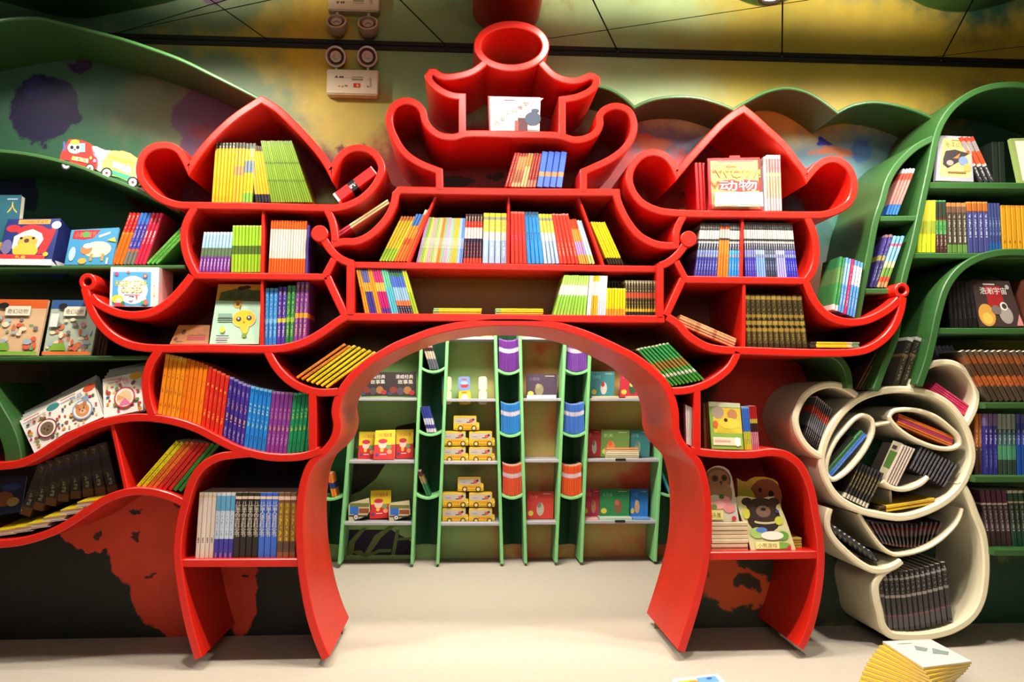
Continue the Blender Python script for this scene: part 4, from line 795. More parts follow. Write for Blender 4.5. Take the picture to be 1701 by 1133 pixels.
# finial
pic('picture_book', 'white picture book with a diagonal band in the finial on the roof', ((812, 160), (898, 162), (896, 218), (814, 217)), (.05, .058), .016, (236, 214, 200), [('p', [(0, 0), (0, 1), (1.06, .98), (1, .9), (.12, .0)], (240, 206, 190)), ('r', .3, .88, .2, .03, (206, 50, 50)), *[('t', ch, .09+i*.115, .15+i*.118, .105, .125, (50, 36, 40)) for i, ch in enumerate('百变几何雕塑')], ('p', [(.12, 0), (.5, .42), (.62, .3), (.62, 0)], (206, 190, 190)), ('r', .56, 0, .2, .38, (70, 30, 36)), ('r', .5, .0, .07, .3, (206, 60, 50)), ('e', .86, .36, .16, .2, (54, 66, 84)), ('e', .9, .6, .08, .06, (54, 66, 84)), ('r', .76, .03, .22, .12, (226, 200, 190)), ('r', -.02, 0, .03, 1, (206, 40, 40))])
BR1 = spine([(0, (196, 150, 110)), (.12, (160, 100, 70)), (.5, (180, 130, 80)), (.9, (150, 50, 40))], [(.15, .9, (80, 40, 30), .4)])
row('hardbacks in the lower tier of the roof finial', [(838, 310.5), (890, 311)], [(2, spine([(0, (150, 40, 36))], [(.1, .9, (206, 150, 110), .3)]), 58, 'dark red thin hardback at the left end of the finial row'), (3, BR1, 58, 'tan and brown thin hardback in the roof finial'), (2, spine([(0, (190, 160, 110)), (.6, (170, 120, 60))]), 58, 'sand coloured thin hardback in the roof finial'), (3, spine([(0, (170, 110, 90)), (.2, (140, 44, 40))], [(.3, .9, (200, 140, 100), .3)]), 58, 'red brown thin hardback beside the blue ones in the roof finial')], (17, 11), Y=.03)
row('hardbacks in the lower tier of the roof finial', [(891, 311), (934, 311.5)], [(4, spine([(0, (80, 110, 190)), (.3, (206, 130, 90)), (.42, (66, 100, 200))]), 61, 'blue hardback with small orange mark in the roof finial')], (10, 9), Y=.03)
# ------------------------------------------------------------------ right onion roof
r = random.Random(4)
maze = [('r', .045, .02, .91, .93, (176, 134, 84))]+[('r', .05+.9*r.random()*.93, .03+.9*r.random(), r.choice([.05, .02]), .006, (120, 80, 54)) for _ in range(150)]
pic('picture_book', 'red edged maze book titled WOW under the right onion roof', ((1175.5, 263), (1262, 261.5), (1267, 348.5), (1179, 348)), (.03, .036), .014, (206, 24, 24), maze+[('r', .36, .95, .2, .04, (170, 20, 24)), ('r', .12, .86, .7, .04, (214, 90, 80)),
    ('t', 'WOW!', .07, .55, .87, .165, (84, 40, 16)), ('t', 'WOW!', .09, .57, .84, .15, (206, 176, 60)), ('p', [(.12, .34), (.16, .5), (.4, .53), (.5, .49), (.62, .53), (.88, .5), (.9, .32), (.5, .30)], (216, 44, 40)), ('t', '动物', .15, .32, .7, .19, (250, 240, 232)), ('r', .05, .02, .9, .27, (232, 216, 200)), ('r', .08, .025, .4, .02, (190, 110, 90)), ('r', .52, .03, .4, .02, (190, 110, 90))])  # wide pale strip at the foot is glare painted into the cover print
row('red books behind the maze book', [(1157, 348), (1176, 348.5)], [(3, spine([(0, (176, 22, 26))]), 82, 'plain red book standing left of the maze book under right onion roof')], (-3, -3), Y=.06)
row('pink paperbacks under the right onion roof', [(1271, 350), (1300, 350)], [(1, spine([(0, (240, 226, 224)), (.85, (200, 170, 160))]), 94, 'white backed paperback between the maze book and the pink row'), (5, spine([(0, (236, 150, 150)), (.22, (232, 130, 100)), (.62, (236, 190, 110)), (.68, (232, 100, 100)), (.93, (244, 214, 210))], [(.1, .9, (240, 200, 190), .3)]), 97, 'pink paperback with pale head under right onion roof')], (-1, -1), Y=.025)
# right bulb
RB = lambda foot, mid: spine([(0, foot), (.36, (110, 120, 150)), (.42, mid), (.5, (60, 60, 70)), (.62, (190, 186, 180)), (.66, (60, 60, 60)), (.7, (196, 192, 186)), (.86, (70, 70, 66)), (.9, (150, 150, 150)), (.96, (90, 84, 70))], [(.38, .62, (200, 206, 220), .5), (.05, .3, (160, 170, 220), .3)])
row('numbered readers in the right bulb', [(1153, 460), (1229, 461)], [(8, RB((60, 60, 140), (110, 130, 180)), 93, 'grey and navy reader left of the divider in right bulb'), (4, spine([(0, (232, 120, 40)), (.42, (240, 130, 50)), (.68, (60, 60, 60)), (.72, (190, 186, 180)), (.88, (206, 100, 60)), (.96, (90, 130, 190))]), 93, 'grey reader with orange foot in right bulb'), (4, RB((40, 130, 200), (60, 150, 210)), 93, 'grey reader with sky blue foot in right bulb')], (13, 2), Y=.03)
row('numbered readers in the right bulb', [(1238, 461), (1327, 462)], [(5, RB((66, 56, 160), (120, 120, 190)), 95, 'grey reader with violet foot right of the divider in right bulb'), (4, RB((110, 150, 220), (150, 180, 220)), 95, 'grey reader with light blue foot in right bulb'), (5, RB((50, 60, 80), (90, 100, 120)), 95, 'grey reader with slate foot in right bulb'), (4, RB((150, 150, 220), (170, 170, 220)), 95, 'grey reader with lilac foot in right bulb'), (5, RB((50, 50, 170), (90, 90, 190)), 95, 'grey reader with royal blue foot at right end in right bulb')], (-1, -9), Y=.03)
# right eave
DG = spine([(0, (60, 50, 30)), (.08, (76, 66, 40)), (.3, (150, 120, 50)), (.36, (50, 44, 30)), (.42, (150, 124, 56)), (.5, (56, 48, 34)), (.56, (140, 116, 50)), (.62, (64, 56, 36)), (.9, (150, 120, 60)), (.97, (70, 60, 36))], [(.05, .95, (150, 126, 60), .3)], rough=.25)
row('dark gold volumes on the right eave shelf', [(1240, 577), (1343, 578)], [(11, DG, 90, 'glossy dark gold volume on right eave shelf')], (-1, -9), Y=.03)
WD = spine([(0, (206, 150, 104)), (.3, (176, 116, 76)), (.36, (212, 160, 116)), (.6, (170, 110, 70)), (.66, (206, 150, 106))], [(.1, .9, (140, 84, 54), .4)])
stack('tan books sloping in the right tray corner', (1126, 538), (1219, 578), 17, [(4, WD, 'tan book in slanting pile against the slope of right eave')], Y=.03)
stack('yellow magazines on the right eave', (1347, 577.5), (1428, 578), 10, [(3, spine([(0, (60, 50, 40)), (.12, (240, 196, 40)), (.75, (230, 200, 150)), (.85, (110, 150, 110))], [(.2, .7, (220, 130, 50), .3)]), 'yellow magazine lying flat in the right eave tip')], name='magazine', cat='magazine')
EG = spine([(0, (206, 214, 206)), (.1, (60, 140, 76)), (.5, (96, 140, 80)), (.8, (54, 130, 80))], [(.3, .9, (150, 190, 110), .3)]); EB = spine([(0, (90, 150, 210)), (.5, (140, 180, 226)), (.9, (110, 160, 216))], [(.1, .9, (226, 232, 240), .4)])
row('books standing on the right eave', [(1383, 514), (1421, 528)], [(2, EG, 92, 'green book on upper slope of right eave'), (2, EB, 94, 'light blue book on upper slope of right eave'), (1, spine([(0, (206, 40, 90))], [(.1, .9, (240, 200, 220), .3)]), 95, 'magenta book on upper slope of right eave'), (3, spine([(0, (80, 140, 206)), (.4, (80, 150, 210)), (.55, (230, 226, 232)), (.9, (100, 150, 210))], [(.1, .9, (190, 200, 220), .4)]), 95, 'white banded blue book on upper slope of right eave')], (16, 18), Y=.03)
GB9 = spine([(0, (60, 150, 60)), (.22, (226, 230, 206)), (.3, (80, 160, 70)), (.4, (150, 120, 50)), (.6, (90, 160, 80)), (.66, (50, 150, 76)), (.97, (190, 220, 170))], [(.05, .3, (30, 80, 40), .4), (.66, .9, (120, 190, 110), .3)])
row('green books in the right tray', [(1115, 643), (1172, 632)], [(9, GB9, 62, 'green book with brown band leaning left in tray right of the arch')], (-59, -62), Y=.03, gap=.86)
row('white books in the right slot', [(1137, 736), (1153, 743)], [(1, spine([(0, (90, 30, 40))]), 66, 'dark red book at the left of the white ones in narrow slot'), (4, spine([(0, (236, 226, 220))], [(.2, .8, (190, 170, 170), .3)]), 66, 'white book in narrow slot right of the arch')], (-1, -1), Y=.03)
pic('picture_book', 'green picture book with yellow animals on curved shelf of right leg', ((1177, 667), (1229, 670), (1235.5, 747), (1183, 745.5)), (.03, .055), .012, (132, 176, 70), [('r', 0, .90, 1, .1, (206, 206, 170)), ('r', .1, .34, .9, .54, (236, 190, 60)), ('e', .26, .78, .2, .14, (170, 150, 130)), ('e', .72, .74, .16, .12, (190, 130, 80)), ('e', .6, .55, .34, .12, (240, 200, 70)), ('e', .5, .62, .06, .04, (70, 40, 30)), ('t', '森林的故事', .22, .36, .6, .10, (206, 214, 60)), ('e', .16, .52, .08, .08, (206, 100, 50)), ('r', .05, .08, .88, .17, (236, 214, 180)), ('r', .1, .14, .5, .05, (206, 160, 140)), ('e', .82, .16, .09, .1, (246, 240, 230))])
row('brown books left of the green picture book', [(1170, 745), (1181, 745.5)], [(2, spine([(0, (104, 60, 30))]), 76, 'dark brown book wedged between post and green picture book')], (-2, -2), Y=.06)
row('thin books on the curved shelf of the right leg', [(1237, 747.5), (1262, 747)], [(4, spine([(0, (206, 206, 60)), (.42, (60, 110, 200)), (.95, (120, 160, 220))], [(.1, .9, (40, 60, 120), .3)]), 72, 'blue and yellow thin book on curved shelf of right leg'), (4, spine([(0, (190, 110, 130)), (.4, (60, 30, 30)), (.6, (190, 170, 60)), (.7, (170, 30, 34))], [(.1, .4, (230, 190, 200), .4)]), 73, 'dark red thin book on curved shelf of right leg')], (-4, -4), Y=.04)
# right leg shelf
OW = [(1173, 866), (1173, 805), (1175, 792), (1181, 782), (1190, 776.5), (1199, 775), (1208, 777), (1216, 783), (1220, 793), (1222, 806), (1224, 830), (1228, 867)]
cut('board_book', 'owl shaped board book with pink flowers standing on a low pile in right leg', OW, .06, .012, (216, 200, 176), (206, 196, 176), [('e', .42, .74, .40, .23, (122, 82, 50)), ('e', .46, .5, .38, .26, (150, 116, 76)), ('e', .44, .76, .32, .16, (150, 104, 66)), ('e', .34, .77, .10, .06, (70, 44, 30)), ('e', .62, .78, .09, .06, (70, 44, 30)), ('e', .34, .77, .04, .025, BLK), ('e', .62, .78, .04, .025, BLK), ('p', [(.46, .72), (.56, .72), (.51, .64)], (60, 44, 34)), ('e', .3, .38, .2, .1, (206, 206, 180)), ('e', .6, .36, .18, .10, (230, 150, 150)), ('e', .4, .3, .2, .08, (236, 170, 160)), ('e', .72, .24, .18, .08, (226, 140, 140)), ('e', .25, .26, .1, .05, (120, 140, 80)), ('e', .5, .44, .08, .04, (60, 110, 70)), ('r', .02, .04, .5, .17, (236, 222, 130)), ('t', '猫头鹰', .08, .07, .36, .09, (90, 76, 50)), ('e', .84, .06, .07, .04, (206, 50, 60))], tilt=.18)
stack('flat cream books on the right leg shelf', (1182.5, 917.5), (1243, 917), 49, [(7, spine([(0, (232, 206, 170)), (1, (232, 206, 170))]), 'cream book in flat pile under the owl book in right leg')], Y=.045, depth=.2)
BV = [(1227, 862), (1227, 795), (1235, 800), (1243, 801), (1249, 796), (1258, 793), (1272, 793), (1286, 796), (1294, 801), (1297, 812), (1299, 850), (1302, 866)]
cut('board_book', 'beaver shaped board book standing behind the bear book in right leg', BV, .17, .012, (226, 214, 190), (232, 190, 70), [('e', .62, .58, .36, .38, (160, 84, 50)), ('e', .74, .62, .06, .07, BLK), ('e', .5, .7, .04, .05, BLK), ('e', .72, .45, .06, .05, (90, 50, 40)), ('e', .2, .5, .18, .25, (214, 206, 60))], tilt=.1)
BE = [(1248, 915.5), (1244, 895), (1236, 862), (1228, 836), (1228, 829), (1234, 827), (1245, 827), (1258, 829), (1270, 831), (1282, 828), (1292, 827.5), (1297, 832), (1302, 842), (1309, 862), (1315, 884), (1322, 913.5)]
cut('board_book', 'black bear shaped board book with green leaves at the front of right leg shelf', BE, .04, .013, (226, 216, 190), (216, 206, 150), [('e', .48, .6, .30, .28, (54, 36, 30)), ('e', .2, .90, .10, .075, (54, 36, 30)), ('e', .68, .90, .10, .075, (54, 36, 30)), ('e', .45, .82, .27, .15, (58, 38, 30)), ('e', .48, .72, .13, .11, (120, 90, 70)), ('e', .48, .76, .05, .03, BLK), ('e', .36, .82, .025, .018, BLK), ('e', .56, .82, .025, .018, BLK), ('e', .5, .53, .2, .045, (206, 190, 150)), ('e', .5, .56, .18, .035, (58, 38, 30)), ('e', .17, .68, .065, .1, (206, 200, 70)), ('e', .74, .55, .075, .08, (200, 200, 70)), ('e', .35, .33, .14, .1, (170, 200, 110)), ('e', .78, .28, .11, .08, (100, 160, 60)), ('e', .42, .38, .10, .05, (90, 130, 200)), ('e', .6, .28, .2, .08, (240, 236, 220)), ('e', .74, .10, .18, .06, (120, 170, 70)), ('r', .29, .04, .42, .13, (240, 226, 150)), ('t', '小熊游戏', .33, .06, .34, .08, (90, 90, 50)), ('e', .88, .06, .035, .04, (206, 40, 50)), ('e', .72, .72, .03, .03, (60, 60, 140))], tilt=.22)
stack('yellow edged books at the right of the leg shelf', (1316, 916), (1333, 915.5), 22, [(5, spine([(0, (206, 180, 80)), (1, (206, 180, 80))]), 'yellow edged small book in pile right of the bear book')], Y=.08, depth=.14)
# ------------------------------------------------------------------ right green case
pic('boxed_card_set', 'clear packed card set of sea animals on the top right green shelf', ((1560, 225), (1612, 227), (1617.5, 302), (1554.5, 300)), (.075, .10), .02, (150, 150, 160), [('p', [(.08, .14), (.12, .94), (.94, .94), (.94, .14), (.86, .09), (.14, .09)], (226, 186, 110)), ('t', '海洋动物', .18, .74, .66, .13, (84, 60, 30)), ('r', .4, .89, .24, .02, (120, 90, 50)), ('p', [(.16, .48), (.22, .66), (.5, .7), (.7, .66), (.94, .62), (.78, .55), (.6, .42), (.3, .28), (.16, .36)], (54, 48, 50)), ('p', [(.44, .5), (.66, .62), (.6, .5)], (190, 110, 60)), ('e', .36, .4, .1, .06, (150, 140, 130)), ('e', .74, .45, .14, .1, (110, 130, 170)), ('e', .84, .3, .11, .085, (232, 150, 80)), ('r', .3, .17, .5, .04, (120, 90, 50))])
SH4 = spine([(0, (50, 50, 56)), (.35, (190, 184, 176)), (.4, (206, 80, 44)), (.68, (150, 140, 140)), (.9, (206, 70, 50))], [(.05, .35, (200, 200, 200), .4)])
row('orange and grey books behind the card set', [(1626, 303.5), (1654, 304)], [(3, SH4, 80, 'grey and orange book leaning left behind the card set')], (-34, -36), Y=.09)
pic('picture_book', 'pale green framed picture book at the right edge of the top green shelf', ((1678, 230), (1745, 228), (1752, 304), (1694, 304.5)), (.075, .11), .02, (140, 160, 90), [('r', .1, .06, .9, .88, (222, 220, 196)), ('e', .6, .5, .3, .3, (190, 200, 150))])
row('dark books standing back on the top right green shelf', [(1650, 304), (1672, 304)], [(2, spine([(0, (36, 44, 36))]), 74, 'dark green book in shade left of the pale green framed book')], (0, 0), Y=.16)
G4 = spine([(0, (50, 110, 180)), (.22, (190, 130, 120)), (.75, (206, 80, 60)), (.9, (206, 206, 206))], [(.1, .9, (70, 60, 80), .35)])
row('leaning books in the slim green compartment', [(1472, 357.5), (1492, 357.5)], [(4, G4, 82, 'red and blue glossy book leaning right in upper slim green compartment')], (33, 35), Y=.075, gap=.9)
row('leaning books in the slim green compartment', [(1445, 478), (1474, 478.5)], [(2, spine([(0, (60, 56, 110)), (.5, (150, 140, 70)), (.6, (70, 60, 130)), (.95, (150, 110, 110))], [(.1, .9, (180, 180, 190), .3)]), 92, 'violet and yellow book leaning right in lower slim green compartment'), (3, spine([(0, (170, 140, 90)), (.1, (206, 80, 50)), (.2, (110, 150, 70)), (.38, (206, 206, 150)), (.5, (130, 180, 216)), (.8, (206, 90, 110)), (.85, (110, 170, 220))]), 90, 'sky and meadow coloured book leaning right in lower slim green compartment')], (31, 36), Y=.075, gap=.9)
E1 = spine([(0, (190, 206, 40)), (.35, (150, 160, 50)), (.6, (190, 190, 60))]); E2 = spine([(0, (70, 40, 36)), (.34, (60, 130, 60)), (.62, (110, 40, 40)), (.66, (50, 60, 46)), (.97, (70, 170, 80))], [(.05, .6, (190, 190, 170), .3)])
E3 = spine([(0, (90, 130, 60)), (.16, (70, 60, 50)), (.8, (110, 80, 60)), (.92, (190, 120, 70))], [(.2, .76, (190, 196, 170), .6)]); E4 = spine([(0, (62, 66, 120)), (.8, (110, 60, 40)), (.82, (170, 96, 36)), (.97, (206, 140, 60))], [(.3, .76, (200, 206, 220), .6)])
E5 = spine([(0, (30, 80, 130)), (.2, (50, 60, 110))], [(.35, .7, (150, 180, 210), .5)]); E6 = spine([(0, (206, 146, 30)), (.95, (190, 130, 40))], [(.2, .26, (110, 70, 20), .6)])
row('encyclopaedias on the second right green shelf', [(1524, 419.5), (1555, 419.5)], [(4, E1, 92, 'lime yellow hardback at the left end of second right green shelf')], (10, 3), Y=.075)
row('encyclopaedias on the second right green shelf', [(1555, 419.5), (1735, 420.5)], [(3, E2, 92, 'dark hardback with green bands on second right green shelf', .75), (4, E3, 88, 'brown and green encyclopaedia on second right green shelf', 1), (4, E4, 90, 'blue encyclopaedia with amber head on second right green shelf', 1.05), (4, E5, 88, 'dark blue slim hardback on second right green shelf', .6), (8, E6, 84, 'ochre hardback at the right end of second right green shelf', 1)], (1, -2), Y=.075)
pic('picture_book', 'dark picture book about outer space with an astronaut on third right green shelf', ((1613, 465), (1676, 467), (1701, 543), (1630, 543)), (.08, .12), .014, (60, 44, 42), [('r', .3, .44, .4, .44, (150, 30, 30)), ('r', .28, .90, .3, .03, (190, 190, 190)), ('t', '浩瀚宇宙', .16, .70, .68, .15, (226, 220, 210)), ('e', .2, .25, .2, .24, (190, 140, 60)), ('e', .2, .18, .12, .12, (206, 170, 70)), ('e', .66, .26, .16, .2, (150, 140, 134)), ('e', .66, .44, .09, .09, (214, 210, 204)), ('e', .67, .44, .06, .06, (60, 50, 44)), ('p', [(.84, .02), (.98, .28), (1, .02)], (200, 130, 120)), ('e', .45, .36, .12, .1, (110, 96, 90)), ('e', .88, .86, .05, .05, (170, 170, 170))])
row('black volumes on the third right green shelf', [(1578, 544), (1626, 544)], [(6, spine([(0, (26, 24, 26))], [(.2, .8, (70, 66, 66), .3)]), 80, 'black volume in shade on third right green shelf')], (-2, -8), Y=.10)
row('dark picture book at the edge', [(1708, 544), (1730, 544)], [(2, spine([(0, (110, 60, 44))]), 84, 'red brown book at the right edge of third right green shelf')], (0, 0), Y=.09)
row('leaning comics on the fourth right green shelf', [(1590, 664), (1626, 664)], [(5, spine([(0, (60, 120, 180)), (.3, (150, 160, 180)), (.95, (190, 196, 206))], [(.1, .9, (90, 100, 120), .35)]), 92, 'pale blue book leaning left behind the bear ear')], (-40, -42), Y=.29, depth=.14, gap=.9)
row('leaning comics on the fourth right green shelf', [(1640, 667.5), (1750, 667.5)], [(11, spine([(0, (80, 64, 50)), (.3, (190, 96, 44)), (.5, (90, 60, 40)), (.75, (150, 80, 40)), (.9, (90, 76, 60))], [(.1, .9, (60, 46, 36), .35)], rough=.25), 86, 'dark orange glossy book leaning left on fourth right green shelf')], (-46, -40), Y=.075, gap=.9)
R5a = spine([(0, (90, 60, 44)), (.45, (190, 110, 50)), (.7, (206, 120, 50))], [(.4, .75, (226, 206, 190), .5)]); R5b = spine([(0, (50, 46, 130)), (.7, (60, 56, 140)), (.8, (120, 100, 150))], [(.5, .75, (214, 214, 226), .6), (.1, .45, (120, 130, 190), .3)])
R5c = spine([(0, (50, 70, 60)), (.25, (80, 150, 110)), (.48, (70, 100, 110)), (.75, (150, 160, 150))], [(.5, .75, (200, 214, 210), .6)]); R5d = spine([(0, (30, 80, 170)), (.5, (56, 70, 160)), (.85, (90, 90, 160))], [(.5, .75, (200, 210, 230), .6)])
row('encyclopaedias on the fifth right green shelf', [(1620, 789), (1635, 789)], [(2, R5a, 104, 'brown and orange encyclopaedia beside the bear head on fifth right green shelf')], (3, 3), Y=.13)
row('encyclopaedias on the fifth right green shelf', [(1635.5, 789.5), (1730, 790)], [(3, R5b, 105, 'indigo encyclopaedia on fifth right green shelf'), (4, R5c, 105, 'grey and sea green encyclopaedia on fifth right green shelf'), (5, R5d, 105, 'bright blue encyclopaedia on fifth right green shelf')], (3, 0), Y=.11)
R6a = spine([(0, (60, 44, 44)), (.3, (90, 70, 80)), (.75, (226, 206, 190)), (.78, (96, 50, 76))], [(.3, .72, (206, 196, 196), .6)]); R6b = spine([(0, (30, 70, 56)), (.3, (56, 76, 64)), (.78, (210, 190, 160)), (.81, (50, 84, 66)), (.95, (206, 200, 180))], [(.3, .75, (196, 200, 190), .6)])
row('encyclopaedias on the sixth right green shelf', [(1640, 911.5), (1735, 912)], [(5, R6a, 98, 'maroon encyclopaedia on lowest right green shelf'), (6, R6b, 98, 'dark green encyclopaedia on lowest right green shelf')], (-10, -3), Y=.13)
row('dark spiral books between the green boards', [(1420, 648), (1440, 648)], [(4, spine([(0, (90, 60, 46)), (.6, (60, 50, 44))], [(.1, .9, (150, 120, 90), .35)]), 68, 'brown book leaning right behind the bear head')], (40, 44), Y=.13, gap=.9)
row('dark spiral books between the green boards', [(1482, 644), (1520, 644)], [(3, spine([(0, (60, 54, 44)), (.6, (110, 90, 60)), (.66, (50, 46, 42)), (.93, (190, 190, 180))], [(.1, .9, (150, 136, 110), .3)], rough=.25), 84, 'dark metallic book leaning right behind the bear ear')], (30, 32), Y=.12, gap=.9)
# ------------------------------------------------------------------ bear bookcase contents
row('magazines in the bear left ear', [(1335, 727), (1360, 749)], [(9, spine([(0, (50, 40, 44)), (.3, (110, 110, 116)), (.6, (206, 70, 56)), (.78, (80, 76, 80)), (.96, (190, 170, 170))], [(.05, .95, (206, 206, 206), .3)], rough=.3), 70, 'thin black and red magazine in left ear of the cream bear')], (24, 26), Y=.12, name='magazine', cat='magazine', gap=.85)
stack('pink books in the bear right ear', (1547, 652), (1602, 690), 20, [(5, spine([(0, (226, 60, 110)), (1, (226, 60, 110))], [(.3, .75, (250, 170, 200), .35)]), 'pink book sloping in the right ear of the cream bear')], Y=.13, depth=.18)
stack('books in the bear left eye', (1380, 794), (1441, 724), 22, [(2, spine([(0, (70, 120, 206))], [(.1, .9, (150, 190, 236), .3)]), 'blue book lying in the slanted left eye of the cream bear'), (2, spine([(0, (90, 150, 96))], [(.1, .9, (50, 90, 60), .3)]), 'green book lying in the slanted left eye of the cream bear'), (2, spine([(0, (44, 50, 40))]), 'dark book deep in the slanted left eye of the bear', .8)], Y=.125)
stack('books in the bear right eye', (1489, 704), (1580, 742), 19, [(2, spine([(0, (232, 120, 50))], [(.1, .9, (190, 80, 60), .3)]), 'orange book lying in the right eye of the cream bear'), (2, spine([(0, (190, 70, 100))], [(.1, .9, (150, 80, 150), .5)]), 'magenta book lying in the right eye of the cream bear'), (2, spine([(0, (226, 110, 44))], [(.1, .9, (240, 170, 70), .3)]), 'topmost orange book lying in the right eye of the cream bear')], Y=.125)
KB = spine([(0, (226, 214, 190)), (.12, (40, 38, 40)), (.3, (44, 40, 42)), (.9, (50, 46, 50))], [(.32, .8, (214, 190, 80), .7), (.02, .12, (60, 50, 50), .4)])
row('black books below the bear left eye', [(1401, 826), (1442, 846)], [(8, KB, 58, 'black and yellow book leaning below left eye of the bear')], (29, 31), Y=.12, gap=.88)
row('white books on the bear smile', [(1470, 801.5), (1491, 809)], [(5, spine([(0, (226, 206, 190))], [(.1, .9, (190, 120, 110), .25)]), 63, 'white book leaning right on the smile of the cream bear')], (33, 35), Y=.12, gap=.86)
pic('picture_book', 'green covered picture book leaning left of the white books inside the bear head', ((1485, 732), (1500, 737), (1470, 799), (1458, 792)), (.14, .13, .0), .006, (206, 200, 170), [('r', .05, .3, .95, .45, (90, 130, 60)), ('r', .1, .8, .5, .1, (80, 60, 50))])
row('dark books right of the bear smile', [(1511, 779), (1571, 812)], [(11, spine([(0, (60, 50, 54)), (.4, (70, 66, 70)), (.9, (60, 56, 56))], [(.05, .95, (160, 160, 160), .45), (.3, .6, (70, 130, 190), .25)]), 38, 'dark thin book leaning right beside the smile of the cream bear')], (22, 25), Y=.12, gap=.86)
stack('yellow books at the bottom of the bear head', (1462, 853), (1554, 838), 11, [(2, spine([(0, (80, 60, 30)), (.12, (240, 196, 50)), (.5, (226, 180, 60))], [(.4, .9, (180, 120, 50), .3)]), 'yellow book lying flat at the bottom of the cream bear head')], Y=.12, depth=.22)
row('books inside the bear raised arm', [(1386, 888), (1462, 938)], [(9, spine([(0, (40, 36, 36)), (.5, (50, 70, 56)), (.62, (70, 50, 50)), (.8, (46, 60, 90))], [(.1, .5, (150, 150, 140), .4), (.55, .8, (60, 120, 70), .3)]), 17, 'small dark book in the left arm fold of the cream bear')], (-10, -14), Y=.12)
for i in range(16):
    t = i/15; bx, by = 1462+t*92, 903+10*math.sin(t*2.4)-t*2; tx, ty = 1440+t*132, 868+4*math.sin(t*3)
    p = at(bx, by, .125); L = math.hypot(tx-bx, by-ty)*sc(.125)
    put('magazine', book_mesh(.010, round(L, 2), .16, spine([(0, (110, 70, 66)), (.1, (46, 40, 42)), (.45, (120, 100, 104)), (.7, (150, 60, 54)), (.8, (70, 56, 66))], [(.05, .95, (170, 160, 160), .35)])), nth('thin dark magazine fanned in the bear chest sash', i, 16), 'magazines in the bear chest sash', (p.x, .125+.0015*i, p.z+.003), math.atan2(tx-bx, by-ty), 'magazine')
BV_ = spine([(0, (60, 56, 56)), (.06, (84, 80, 80)), (.24, (130, 80, 90)), (.27, (56, 52, 52)), (.56, (150, 140, 134)), (.61, (50, 46, 46)), (.86, (150, 146, 140)), (.9, (46, 42, 42))], [(.64, .97, (170, 166, 160), .35), (.05, .5, (90, 84, 84), .4)], rough=.3)
row('black volumes in the bear body', [(1467, 1047), (1480, 1050), (1510, 1048.5), (1545, 1042), (1584, 1031)], [(13, BV_, 97, 'heavy black volume standing in the body of the cream bear')], (-7, -9), Y=.125, depth=.24)
# ------------------------------------------------------------------ rear alcove bookcase
RC = tag(empty('ladder_bookcase', (at(830, 936, YB).x, YB, 0)), 'pale green bookcase with splayed uprights and grey shelves seen through the arch', 'bookcase')
def cb(name, pts, w, mat, Y0=YB, Y1=YW-.01, **kw):
    o = band(name, pts, w, RC, mat, Y0=Y0, Y1=Y1, chf=.003, **kw); o.matrix_parent_inverse = Matrix.Translation(-RC.location); return o
UP = [((597, 520), (563, 937.5)), ((702, 520), (684, 937.5)), ((745, 520), (727, 937.5)), ((822, 520), (834, 937)), ((863, 520), (873.5, 936)), ((941, 520), (924, 934.5)), ((983, 520), (966, 934.5)), ((1112, 520), (1088.5, 933))]
def upx(i, y): (a, b), (c, d) = UP[i]; return a+(c-a)*(y-b)/(d-b)
for a, b in UP: cb('upright', [a, b], 5.2, LGREEN)
cb('upright', [(545, 520), (516, 938)], 5.2, LGREEN); cb('upright', [(1168, 520), (1160, 932)], 5.2, LGREEN)
for (i, j), ys in (((0, 1), (555, 663.5, 767.5, 870)), ((2, 3), (562, 665, 769, 871)), ((4, 5), (562, 664, 766, 869)), ((6, 7), (560, 664, 765, 867.5))):
    for y in ys: cb('shelf', [(upx(i, y)+2, y), (upx(j, y)-2, y)], 5, GREYSH, Y0=YB+.012)
def pocket(xa, xb, ys):
    for y in ys: cb('curved_shelf', [(xa(y)+1, y-7), (xa(y)*.75+xb(y)*.25, y-2), ((xa(y)+xb(y))/2, y), (xa(y)*.25+xb(y)*.75, y-2), (xb(y)-1, y-7)], 4.5, LGREEN, Y0=YB+.008)
    p = [at(xa(530), 530, YB+.18), at(xb(530), 530, YB+.18), at(xb(905), 905, YB+.18), at(xa(905), 905, YB+.18)]
    mid = [(p[0]+p[1])/2+Vector((0, .04, 0)), (p[3]+p[2])/2+Vector((0, .04, 0))]
    vs = [p[0], mid[0], p[1], p[2], mid[1], p[3]]
    o = mesh('pocket_back', vs+[v+Vector((0, .01, 0)) for v in vs], [(0, 1, 4, 5), (1, 2, 3, 4), (6, 11, 10, 7), (7, 10, 9, 8), (0, 6, 7, 1), (1, 7, 8, 2), (5, 4, 10, 11), (4, 3, 9, 10), (0, 5, 11, 6), (2, 8, 9, 3)], [DGREEN], RC); o.matrix_parent_inverse = Matrix.Translation(-RC.location)
U = lambda i: (lambda y: upx(i, y))
pocket(U(1), U(2), (618, 723, 828)); pocket(U(3), U(4), (621, 725, 828)); pocket(U(5), U(6), (621, 725, 828)); pocket(lambda y: 545-29*(y-520)/418, U(0), (830,)); pocket(U(7), lambda y: 1168-8*(y-520)/412, (826,))
